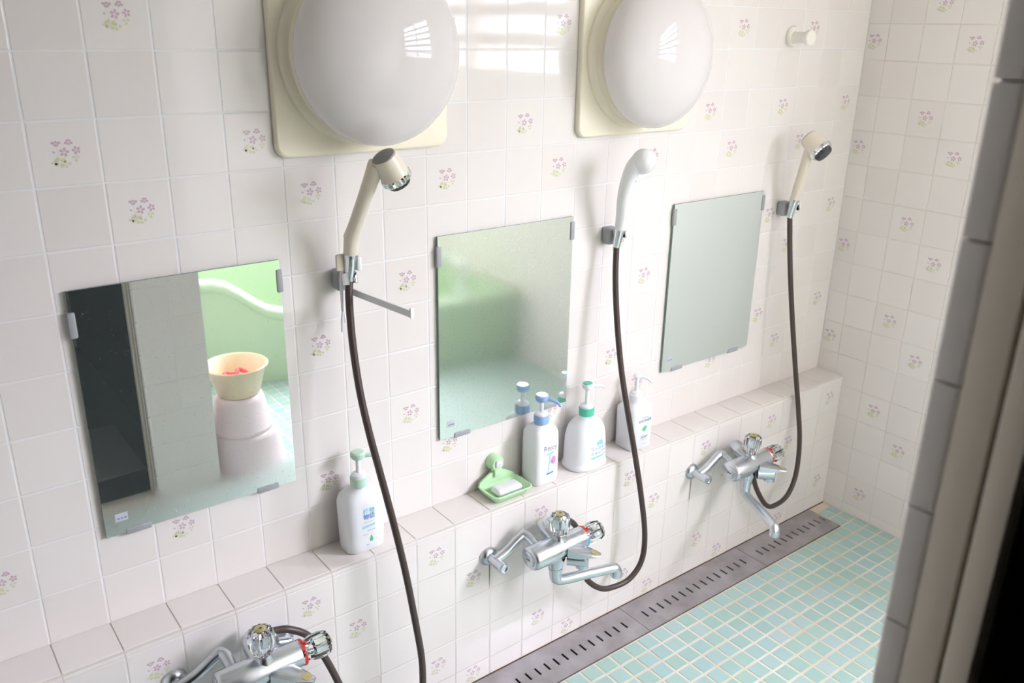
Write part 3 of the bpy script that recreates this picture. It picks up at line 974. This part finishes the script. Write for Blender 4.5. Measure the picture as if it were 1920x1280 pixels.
    top = [[bm.verts.new((s * w, y, z + 0.0)) for s in (-1, -0.7, 0.7, 1)] for y, w, z, t in prof]
    for r, (y, w, z, t) in zip(top, prof):
        r[0].co.z -= 0.003; r[3].co.z -= 0.003
    bot = [[bm.verts.new((s * w, y, z - t)) for s in (1, -1)] for y, w, z, t in prof]
    for i in range(len(prof) - 1):
        A, B = top[i] + bot[i], top[i + 1] + bot[i + 1]
        for k in range(6): bm.faces.new((A[k], A[(k + 1) % 6], B[(k + 1) % 6], B[k]))
    bm.faces.new((top[0] + bot[0])[::-1]); bm.faces.new(top[-1] + bot[-1])
    obj('lever', fin(bm, 0.9), 'chrome', e, **lrot)
    bm = bmesh.new(); lathe(bm, [(0.0095, 0), (0.0095, 0.0008), (0, 0.0011)], (0, -0.073, 0.0024), (0, -0.27, 1), 20)
    obj('lever_badge', fin(bm), 'gold', e, **lrot)
    bm = bmesh.new(); lathe(bm, [(0.0155, -0.040), (0.0155, -0.014), (0.0, -0.014)], (0, -0.045, 0), (0, 0, 1), 24)
    obj('front_cap', fin(bm), 'chrome', e, **lrot)
    # outlet neck and swivelling spout
    bm = bmesh.new(); lathe(bm, [(0.0255, -0.006), (0.0225, -0.030), (0.0175, -0.046), (0.0175, -0.050), (0.0155, -0.051), (0.0155, -0.054), (0.017, -0.055), (0.017, -0.060), (0.0, -0.060)], (-0.006, 0.002, 0), (0, 0, 1), 24)
    obj('outlet_neck', fin(bm, 0.9), 'chrome', e)
    bm = bmesh.new()
    c, s = math.cos(spout_ang), math.sin(spout_ang)
    Q = lambda l, z: Vector((-0.006 + l * c, 0.002 - l * s, z - 0.006))
    d = spout_drop
    P = [Q(0, -0.050), Q(0.0, -0.070), Q(0.005, -0.083), Q(0.022, -0.088 - d * 0.1), Q(0.08, -0.088 - d * 0.5), Q(0.148, -0.088 - d), Q(0.160, -0.092 - d), Q(0.165, -0.102 - d), Q(0.165, -0.114 - d)]
    PP = spline(P, 4)
    tube(bm, PP, [0.0145 if i < 8 else (0.0128 if i < 22 else 0.0138) for i in range(len(PP))], 18)
    obj('spout', fin(bm), 'chrome', e)
    return e
F1 = faucet((0.212, -0.19, 0.386), math.radians(20), 0.0, ['red', 'red'])
tag(F1, 'chrome mixer tap cut off by the bottom edge below the first mirror', 'faucet', 'chrome mixer taps on the ledge')
F2 = faucet((0.929, -0.19, 0.370), math.radians(16), 0.0, ['red', 'blue'])
tag(F2, 'chrome mixer tap below the green soap dish, its spout turned right', 'faucet', 'chrome mixer taps on the ledge')
F3 = faucet((1.634, -0.19, 0.368), math.radians(112), 0.01, ['red', 'red'])
for sx_, sz_, ln_ in ((0.797, 0.325, 0.075), (1.501, 0.322, 0.085)):
    bm = bmesh.new()
    y_ = -DL - 0.0002
    bm.faces.new([bm.verts.new(p) for p in ((sx_ - 0.0016, y_, sz_), (sx_ - 0.0004, y_, sz_ - ln_), (sx_ + 0.0006, y_, sz_ - ln_ * 0.8), (sx_ + 0.0016, y_, sz_))])
    obj('water_stain', bm, 'rust', wall_ledge)
tag(F3, 'chrome mixer tap nearest the far wall, its spout pointing at the drain', 'faucet', 'chrome mixer taps on the ledge')

# ------------------------------------------------------------------ white towel hook hung on the first holder
e = empty('towel_hook', (0.497, -0.03, 1.02))
tag(e, 'white plastic swing-arm towel hook hanging on the left shower holder', 'towel hook')
B_ = Vector(e.location)
obj('tab', rbox((-0.026, -0.020, 0.054), (-0.004, -0.012, 0.086), 0.003), 'creamplastic', e)
obj('tab', rbox((0.010, -0.034, 0.052), (0.020, -0.020, 0.080), 0.004), 'whiteplastic', e)
bm = bmesh.new(); tube(bm, [(-0.013, -0.014, 0.06), (-0.012, -0.004, 0.03), (-0.011, -0.003, -0.03)], [0.006, 0.0055, 0.0045], 10, squash=(1, 0.5)); obj('stem', fin(bm), 'whiteplastic', e)
for dx, zl in ((-0.0135, -0.072), (-0.006, -0.055)):
    bm = bmesh.new(); tube(bm, [(-0.010, -0.003, -0.025), (dx, -0.003, -0.05), (dx - 0.001, -0.004, zl)], 0.0022, 8); obj('prong', fin(bm), 'whiteplastic', e)
# the arm reaches out from the wall
a0, a1 = Vector((0.007, -0.012, 0.008)), Vector((0.047, -0.165, -0.004))
ad = (a1 - a0).normalized()
side = ad.cross(Vector((0, 0, 1))).normalized()
bm = bmesh.new()
V = []
for p, h in ((a0, 0.013), (a1, 0.013)):
    V.append([bm.verts.new(p + side * s * 0.002 + Vector((0, 0, z))) for s, z in ((-1, -h / 2), (1, -h / 2), (1, h / 2), (-1, h / 2))])
for k in range(4): bm.faces.new((V[0][k], V[0][(k + 1) % 4], V[1][(k + 1) % 4], V[1][k]))
bm.faces.new(V[0][::-1]); bm.faces.new(V[1])
obj('arm', fin(bm), 'whiteplastic', e)
bm = bmesh.new(); box(bm, (-0.004, -0.0015, -0.0065), (0.004, 0.0015, 0.013), mat=Matrix.Translation(a1) @ Matrix.Rotation(math.atan2(ad.y, ad.x) - math.pi / 2, 4, 'Z'))
obj('arm_tip', fin(bm), 'whiteplastic', e)

# ------------------------------------------------------------------ wall hook high on the right
e = empty('wall_hook', (1.852, 0, 1.497))
tag(e, 'cream round wall hook high up beside the right lamp', 'hook')
bm = bmesh.new(); lathe(bm, [(0.026, 0.0005), (0.026, 0.005), (0.0235, 0.009), (0.016, 0.0105), (0, 0.0105)], (0, 0, 0), (0, -1, 0), 32); obj('base_disc', fin(bm), 'palecream', e)
bm = bmesh.new(); lathe(bm, [(0.0165, 0.010), (0.0145, 0.014), (0.014, 0.050), (0, 0.050)], (0, 0, -0.002), (0, -1, 0), 24); obj('peg', fin(bm), 'palecream', e)
bm = bmesh.new(); lathe(bm, [(0.014, 0.049), (0.020, 0.051), (0.020, 0.060), (0.018, 0.062), (0, 0.062)], (0, 0, -0.002), (0, -1, 0), 24); obj('end_flange', fin(bm), 'palecream', e)

# ------------------------------------------------------------------ pump bottles
def se(a, b, n, t):
    c, s = math.cos(t), math.sin(t)
    return (a * math.copysign(abs(c) ** (2 / n), c), b * math.copysign(abs(s) ** (2 / n), s))

def interp(prof, z, i):
    for p, q in zip(prof, prof[1:]):
        if p[0] <= z <= q[0]:
            t = (z - p[0]) / max(1e-9, q[0] - p[0])
            return p[i] + (q[i] - p[i]) * t
    return prof[-1][i]

def text_mesh(s, size, bold=0.0):
    c = bpy.data.curves.new('lettering', 'FONT')
    c.body = s; c.size = size; c.align_x = 'CENTER'; c.align_y = 'CENTER'
    c.resolution_u = 3
    c.offset = bold
    o = bpy.data.objects.new('lettering', c); COL.objects.link(o)
    dg = bpy.context.evaluated_depsgraph_get()
    me = bpy.data.meshes.new_from_object(o.evaluated_get(dg))
    bpy.data.objects.remove(o); bpy.data.curves.remove(c)
    return me

class Bottle:
    def __init__(self, name, loc, rotz, prof, n, mat, label):
        self.e = empty(name, loc, (0, 0, rotz)); self.prof = prof; self.n = n
        tag(self.e, label, 'bottle', 'white pump bottles on the ledge')
        bm = bmesh.new(); N = 48; rings = []
        for z, a, b in prof:
            ex = n if a > 0.02 else 2.0
            rings.append([bm.verts.new((*se(a, b, ex, 2 * math.pi * k / N), z)) for k in range(N)])
        for A, B in zip(rings, rings[1:]):
            for k in range(N): bm.faces.new((A[k], A[(k + 1) % N], B[(k + 1) % N], B[k]))
        bm.faces.new(rings[0][::-1]); bm.faces.new(rings[-1])
        self.body = obj('body', fin(bm, 1.1), mat, self.e)
    def front(self, u, z):
        a, b = interp(self.prof, z, 1), interp(self.prof, z, 2)
        q = min(0.999, abs(u) / a)
        return -b * (1 - q ** self.n) ** (1 / self.n) - 0.0004
    def wrap(self, me, u0, z0, mat, name='lettering', rot=0.0, sub=False):
        c, s = math.cos(rot), math.sin(rot)
        if sub:
            bm = bmesh.new(); bm.from_mesh(me)
            bmesh.ops.subdivide_edges(bm, edges=[e_ for e_ in bm.edges if e_.calc_length() > 0.004], cuts=4, use_grid_fill=True)
            bm.to_mesh(me); bm.free()
        for v in me.vertices:
            x, z = v.co.x * c - v.co.y * s, v.co.x * s + v.co.y * c
            v.co = (u0 + x, self.front(u0 + x, z0 + z), z0 + z)
        obj(name, me, mat, self.body)
    def text(self, s, size, u0, z0, mat, bold=0.0, rot=0.0):
        self.wrap(text_mesh(s, size, bold), u0, z0, mat, rot=rot)
    def shape(self, pts, u0, z0, mat, name='print'):
        bm = bmesh.new(); bm.faces.new([bm.verts.new((x, z, 0)) for x, z in pts])
        me = bpy.data.meshes.new(name); bm.to_mesh(me); bm.free()
        self.wrap(me, u0, z0, mat, name)
    def strip(self, w, h, u0, z0, mat, name='print', rot=0.0):
        bm = bmesh.new(); n = 8
        c, s = math.cos(rot), math.sin(rot)
        A = [[bm.verts.new(((-w / 2 + w * k / n) * c - q * s, (-w / 2 + w * k / n) * s + q * c, 0)) for k in range(n + 1)] for q in (-h / 2, h / 2)]
        for k in range(n): bm.faces.new((A[0][k], A[0][k + 1], A[1][k + 1], A[1][k]))
        me = bpy.data.meshes.new(name); bm.to_mesh(me); bm.free()
        self.wrap(me, u0, z0, mat, name)
    def pump(self, zn, rc, hc, zt, colmat, headmat, stemmat, nozzle_ang, rh=0.014, hh=0.016, nl=0.04, droop=0.006, nozmat=None, topmat=None):
        e = self.e
        bm = bmesh.new(); lathe(bm, [(rc - 0.001, 0), (rc, 0.001), (rc, hc - 0.002), (rc - 0.002, hc), (0, hc)], (0, 0, zn), n=32); obj('collar', fin(bm), colmat, e)
        bm = bmesh.new(); lathe(bm, [(rc - 0.002, hc - 0.0005), (rc - 0.003, hc + 0.004), (rc * 0.55, hc + 0.008), (0, hc + 0.008)], (0, 0, zn), n=32); obj('neck_cap', fin(bm), stemmat, e)
        bm = bmesh.new(); lathe(bm, [(0.0052, 0), (0.0052, zt - hh - zn - hc + 0.002), (0, zt - hh - zn - hc + 0.002)], (0, 0, zn + hc), n=16); obj('stem', fin(bm), stemmat, e)
        bm = bmesh.new(); lathe(bm, [(0.006, 0), (rh * 0.8, 0.003), (rh, hh * 0.45), (rh, hh - 0.003), (rh - 0.003, hh), (0, hh + 0.0008)], (0, 0, zt - hh), n=28)
        hd = obj('pump_head', fin(bm), headmat, e)
        if topmat:
            bm = bmesh.new(); lathe(bm, [(rh - 0.002, 0), (rh - 0.003, 0.0016), (0, 0.0022)], (0, 0, zt - 0.0005), n=28); obj('pump_top', fin(bm), topmat, hd)
        c, s = math.cos(nozzle_ang), math.sin(nozzle_ang)
        P = [(c * rh * 0.6, s * rh * 0.6, zt - hh * 0.5), (c * (rh + nl * 0.4), s * (rh + nl * 0.4), zt - hh * 0.5 - droop * 0.15), (c * (rh + nl * 0.8), s * (rh + nl * 0.8), zt - hh * 0.5 - droop * 0.55), (c * (rh + nl), s * (rh + nl), zt - hh * 0.5 - droop)]
        PP = spline(P, 4)
        bm = bmesh.new(); tube(bm, PP, [0.0046 - 0.0016 * i / (len(PP) - 1) for i in range(len(PP))], 12); obj('nozzle', fin(bm), nozmat or headmat, hd)

# left bottle, pale green pump
b = Bottle('pump_bottle', (0.497, -0.044, ZL), 0.0, [(0, 0.039, 0.028), (0.003, 0.043, 0.031), (0.02, 0.0445, 0.033), (0.08, 0.046, 0.034), (0.112, 0.0465, 0.034), (0.126, 0.042, 0.031), (0.136, 0.030, 0.025), (0.143, 0.017, 0.017), (0.148, 0.015, 0.015)], 3.4, 'bottle', 'white body wash bottle with a pale green pump standing alone on the left')
b.pump(0.145, 0.0185, 0.022, 0.222, 'mint', 'mint', 'bottle', math.radians(-28), rh=0.0155, hh=0.018, nl=0.03, droop=0.004)
b.text('植物', 0.0135, 0.002, 0.098, 'cyan_ink', 0.0002)
b.text('物語', 0.0135, 0.002, 0.085, 'blue_ink', 0.0002)
b.strip(0.026, 0.0012, 0.001, 0.073, 'light_ink'); b.strip(0.03, 0.005, 0.0, 0.063, 'pale_ink', rot=0.08); b.strip(0.018, 0.0018, 0.006, 0.052, 'light_ink'); b.strip(0.010, 0.0016, -0.008, 0.044, 'light_ink')
b.shape([(0, 0.009), (0.0022, 0.003), (0.004, -0.002), (0.0038, -0.0055), (0.0015, -0.008), (-0.0015, -0.008), (-0.0038, -0.0055), (-0.004, -0.002), (-0.0022, 0.003)], 0.006, 0.032, 'green_ink', 'drop_print')
b.strip(0.006, 0.001, 0.018, 0.027, 'light_ink'); b.strip(0.007, 0.003, -0.003, 0.018, 'pale_ink')

# tall square bottle, blue pump
b = Bottle('pump_bottle', (0.985, -0.045, ZL), 0.0, [(0, 0.034, 0.029), (0.003, 0.037, 0.032), (0.02, 0.0385, 0.0335), (0.10, 0.0385, 0.0335), (0.130, 0.0375, 0.0325), (0.142, 0.033, 0.029), (0.149, 0.024, 0.022), (0.152, 0.017, 0.017), (0.156, 0.015, 0.015)], 4.2, 'bottle', 'tall white square bottle with a blue pump below the middle mirror')
b.pump(0.153, 0.0185, 0.022, 0.226, 'bluepump', 'bluepump', 'bottle', math.radians(-52), rh=0.0165, hh=0.019, nl=0.03, droop=0.016, topmat='bottle')
b.text('Rejoy', 0.0185, 0.004, 0.098, 'grey_ink')
b.strip(0.022, 0.004, 0.004, 0.083, 'aqua_ink', rot=0.15); b.strip(0.005, 0.026, 0.003, 0.067, 'pale_ink'); b.strip(0.004, 0.022, 0.0, 0.045, 'pale_ink')
b.shape([(0.0075 * math.cos(k * math.pi / 6), 0.011 * math.sin(k * math.pi / 6)) for k in range(12)], 0.014, 0.063, 'pink_ink', 'flower_print')
b.strip(0.003, 0.008, 0.0095, 0.059, 'grey_ink'); b.strip(0.022, 0.004, 0.004, 0.030, 'blue_ink', rot=0.08)

# bell shaped bottle, jade collar
b = Bottle('pump_bottle', (1.128, -0.049, ZL), 0.0, [(0, 0.055, 0.042), (0.004, 0.0585, 0.045), (0.012, 0.0585, 0.045), (0.015, 0.0563, 0.0432), (0.022, 0.0555, 0.0425), (0.06, 0.0545, 0.0418), (0.085, 0.0525, 0.0405), (0.100, 0.0495, 0.0385), (0.112, 0.0445, 0.0355), (0.121, 0.0375, 0.031), (0.128, 0.029, 0.0255), (0.134, 0.0205, 0.0195), (0.142, 0.0165, 0.0165)], 2.5, 'bottle', 'wide bell-shaped white shampoo bottle with a jade green collar')
b.pump(0.137, 0.0195, 0.022, 0.222, 'jade', 'bottle', 'bottle', math.radians(-14), rh=0.0145, hh=0.017, nl=0.034, droop=0.010, topmat='jade', nozmat='bottle')
for k, (a, l) in enumerate(((0.3, 0.016), (0.75, 0.018), (1.25, 0.019), (1.75, 0.018), (2.3, 0.016), (2.75, 0.013))):
    c, s = math.cos(a), math.sin(a)
    b.shape([(c * 0.002 - s * 0.001, s * 0.002), (c * l * 0.6 - s * 0.0034, s * l * 0.6 + c * 0.0034), (c * l, s * l), (c * l * 0.6 + s * 0.0034, s * l * 0.6 - c * 0.0034)], 0.013, 0.0655, 'pale_ink' if k % 2 else 'cyan_ink', 'splash_print')
b.text('リンスイン', 0.0112, 0.012, 0.0580, 'blue_ink', 0.0002); b.text('シャンプー', 0.0112, 0.012, 0.0455, 'blue_ink', 0.0002)
b.strip(0.054, 0.0042, 0.012, 0.035, 'aqua_ink', rot=0.03); b.strip(0.010, 0.0018, 0.013, 0.0265, 'light_ink')

# square shower soap bottle behind the hose
b = Bottle('pump_bottle', (1.305, -0.046, ZL), 0.0, [(0, 0.036, 0.032), (0.003, 0.039, 0.035), (0.10, 0.040, 0.0355), (0.112, 0.0395, 0.035), (0.119, 0.035, 0.031), (0.126, 0.022, 0.021), (0.131, 0.0185, 0.0185), (0.148, 0.0175, 0.0175)], 5.0, 'bottle_shower', 'white box-shaped shower soap bottle behind the second hose')
b.pump(0.138, 0.0185, 0.012, 0.202, 'bottle', 'bottle', 'bottle', math.radians(-48), rh=0.011, hh=0.010, nl=0.028, droop=0.014)
b.strip(0.024, 0.003, 0.004, 0.0925, 'light_ink'); b.text('SHOWER', 0.0115, 0.004, 0.083, 'grey_ink', 0.0002)
b.shape([(-0.009, -0.004), (-0.004, 0.003), (0.001, 0.006), (0.008, 0.007), (0.009, 0.001), (0.005, -0.005), (0.0, -0.009), (-0.004, -0.006)], 0.003, 0.061, 'green_ink', 'leaf_print')
b.text('SOAP', 0.010, 0.004, 0.036, 'grey_ink', 0.0001)
b.strip(0.020, 0.0012, 0.004, 0.0285, 'light_ink'); b.strip(0.012, 0.002, 0.005, 0.016, 'pale_ink')

# ------------------------------------------------------------------ soap dish and soap
e = empty('soap_dish', (0.873, 0, ZL))
tag(e, 'pale green soap dish with a round suction mount on the ledge', 'soap dish')
bm = bmesh.new()
# tray: rounded rectangle loft with a hollow
def rr(w, d, R, n=5):
    pts = []
    for q in range(4):
        cx, cy = (w - R) * (1, -1, -1, 1)[q], (d - R) * (1, 1, -1, -1)[q]
        for k in range(n + 1):
            a = q * math.pi / 2 + k * math.pi / 2 / n
            pts.append((cx + R * math.cos(a), cy + R * math.sin(a)))
    return pts
yc = -0.053
layers = [(0.046, 0.028, 0.012, 0.001), (0.056, 0.0385, 0.014, 0.017), (0.0575, 0.040, 0.014, 0.0205), (0.0565, 0.039, 0.014, 0.022), (0.0525, 0.035, 0.012, 0.0215), (0.044, 0.027, 0.010, 0.007)]
rings = [[bm.verts.new((x, yc + y, z)) for x, y in rr(w, d, R)] for w, d, R, z in layers]
for A, B in zip(rings, rings[1:]):
    for k in range(len(A)): bm.faces.new((A[k], A[(k + 1) % len(A)], B[(k + 1) % len(A)], B[k]))
bm.faces.new(rings[0][::-1]); bm.faces.new(rings[-1])
obj('tray', fin(bm, 1.0), 'dish', e)
bm = bmesh.new()
pts = [(-0.052, 0.020), (0.052, 0.020), (0.050, 0.028), (0.030, 0.040), (0.018, 0.046), (-0.018, 0.046), (-0.030, 0.040), (-0.050, 0.028)]
A = [bm.verts.new((x, -0.0155 , z)) for x, z in pts]; B = [bm.verts.new((x, -0.0205, z)) for x, z in pts]
bm.faces.new(A[::-1]); bm.faces.new(B)
for k in range(len(pts)): bm.faces.new((A[k], A[(k + 1) % len(pts)], B[(k + 1) % len(pts)], B[k]))
obj('back_panel', fin(bm), 'dish', e)
bm = bmesh.new(); lathe(bm, [(0.0205, 0.0005), (0.0205, 0.006), (0.0195, 0.009), (0.018, 0.022), (0.0155, 0.025), (0, 0.025)], (0, 0, 0.066), (0, -1, 0), 32); obj('suction_mount', fin(bm), 'dish', e)
bm = rbox((-0.0105, -0.0265, 0.034), (0.0105, -0.018, 0.055), 0.0015); obj('bracket', bm, 'dish', e)
bm = rbox((-0.0085, -0.0295, 0.058), (0.0105, -0.024, 0.077), 0.004, 3); k_ = obj('latch', bm, 'whiteplastic', e)
bm = bmesh.new(); box(bm, (-0.001, -0.030, 0.066), (0.005, -0.0293, 0.0675)); box(bm, (-0.001, -0.030, 0.062), (0.0005, -0.0293, 0.0675)); obj('latch_mark', fin(bm), 'light_ink', k_)
bm = rbox((-0.036, -0.019, 0), (0.036, 0.019, 0.017), 0.008, 4)
s_ = obj('soap_bar', bm, 'soap', None, (0.876, yc - 0.002, ZL + 0.0072)); tag(s_, 'white bar of soap lying in the pale green dish', 'soap')

# ------------------------------------------------------------------ bathtub, seen in the mirrors
tub = empty('bathtub', (1.4, -2.0, 0))
tag(tub, 'pale green bathtub with a wavy rim, seen in the mirrors', 'bathtub')
line = [(0.604, -2.10), (0.85, -2.06), (1.10, -1.97), (1.35, -1.84), (1.6, -1.72), (1.85, -1.64), (2.05, -1.61), (2.203, -1.60)]
F = spline([(x, y, 0) for x, y in line], 5)
def rim_z(x):
    t = min(1, max(0, (x - 0.90) / 0.25)); t = t * t * (3 - 2 * t)
    return 0.485 - 0.145 * t
bm = bmesh.new()
cols = []
for i, p in enumerate(F):
    d = (F[min(i + 1, len(F) - 1)] - F[max(i - 1, 0)]).normalized(); nrm = Vector((d.y, -d.x, 0))   # towards -y: inside
    if nrm.y > 0: nrm = -nrm
    z = rim_z(p.x)
    sec = [(0.03, 0.0), (0.0, z - 0.05), (-0.012, z - 0.045), (-0.018, z - 0.02), (-0.012, z - 0.004), (0.0, z), (0.05, z), (0.065, z - 0.006), (0.09, z - 0.10), (0.14, 0.06), (0.16, 0.055)]
    q_ = [Vector((p.x, p.y, b)) + nrm * a for a, b in sec]
    for v_ in q_: v_.x = min(max(v_.x, 0.600), 2.206)
    cols.append([bm.verts.new(v_ + Vector((-1.4, 2.0, 0))) for v_ in q_])
for A, B in zip(cols, cols[1:]):
    for k in range(len(A) - 1): bm.faces.new((A[k], B[k], B[k + 1], A[k + 1]))
obj('apron', fin(bm, 1.0), 'tub', tub)
bm = bmesh.new()
box(bm, (0.604 - 1.4, -0.94, 0.0), (0.80, -0.1, 0.05))
obj('tub_floor', fin(bm), 'tub', tub)
bm = bmesh.new()
# raised back and end walls of the tub
for x0, x1, y0, y1, h in ((0.604, 2.205, -2.94, -2.60, 0.50), (0.604, 0.66, -2.60, -2.11, 0.50), (2.14, 2.205, -2.60, -1.64, 0.335)):
    box(bm, (x0 - 1.4, y0 + 2.0, 0.04), (x1 - 1.4, y1 + 2.0, h))
obj('back_wall', fin(bm), 'tub', tub)
e = empty('tub_faucet', (1.93, -1.70, 0.338))
tag(e, 'chrome bath tap on the tub rim, blurred in the middle mirror', 'faucet')
bm = bmesh.new(); lathe(bm, [(0.03, 0), (0.03, 0.006), (0.018, 0.02), (0.016, 0.12), (0, 0.12)], n=20); obj('pillar', fin(bm), 'bright', e)
bm = bmesh.new(); tube(bm, spline([(0, 0, 0.10), (0, -0.05, 0.15), (0, -0.12, 0.16), (0, -0.16, 0.13)], 4), 0.012, 12); obj('spout', fin(bm), 'bright', e)
bm = bmesh.new(); lathe(bm, [(0.006, 0), (0.02, 0.004), (0.022, 0.03), (0.016, 0.036), (0, 0.036)], (0, 0, 0.12), n=16, flutes=0.1); obj('knob', fin(bm), 'whiteplastic', e)

# ------------------------------------------------------------------ stools and wash basin, seen in the first mirror
def stool(loc, rt, rb, h, label):
    e = empty('bath_stool', loc); tag(e, label, 'stool', 'pink bath stools')
    bm = bmesh.new()
    lathe(bm, [(rb - 0.006, 0), (rb + 0.004, 0.001), (rb + 0.004, 0.012), (rb, 0.016), (rt + 0.006, h - 0.02), (rt, h - 0.006), (rt - 0.008, h), (rt * 0.5, h - 0.004), (0.018, h - 0.005), (0.016, h - 0.03), (0, h - 0.03)], n=40)
    obj('shell', fin(bm), 'stool', e)
    return e
SX, SY = 0.728, -1.325
stool((SX + 0.006, SY, 0), 0.114, 0.132, 0.150, 'lower pink bath stool of the stack, seen in the first mirror')
stool((SX - 0.004, SY, 0.1505), 0.080, 0.104, 0.130, 'upper pink bath stool under the basin, seen in the first mirror')
e = empty('wash_basin', (SX - 0.004, SY, 0.2812)); tag(e, 'cream wash basin on the pink stools, seen in the first mirror', 'basin')
bm = bmesh.new(); lathe(bm, [(0, 0.004), (0.066, 0.004), (0.070, 0.0), (0.074, 0.004), (0.100, 0.098), (0.108, 0.102), (0.110, 0.108), (0.107, 0.111), (0.098, 0.106), (0.071, 0.012), (0, 0.009)], n=48)
obj('bowl', fin(bm, 1.0), 'basin', e)
bm = bmesh.new(); tube(bm, spline([(-0.045, 0.02, 0.056), (-0.03, -0.012, 0.050), (-0.006, 0.022, 0.056), (0.016, -0.010, 0.058), (0.036, 0.016, 0.050), (0.03, -0.012, 0.024), (-0.01, 0.006, 0.018), (-0.03, -0.004, 0.0), (0.02, 0.004, 0.0)], 4), 0.008, 10)
t_ = obj('red_net_sponge', fin(bm), 'redcloth', None, (SX - 0.006, SY - 0.01, 0.3005)); tag(t_, 'red crumpled net sponge inside the cream wash basin', 'sponge')
# grey mat on the changing room floor
bm = rbox((-0.1, -0.22, 0), (0.14, 0.22, 0.012), 0.005, 2)
m_ = obj('bath_mat', bm, 'mat', None, (0.28, -1.70, 0.0)); tag(m_, 'grey bath mat outside the doorway, seen in the first mirror', 'mat')
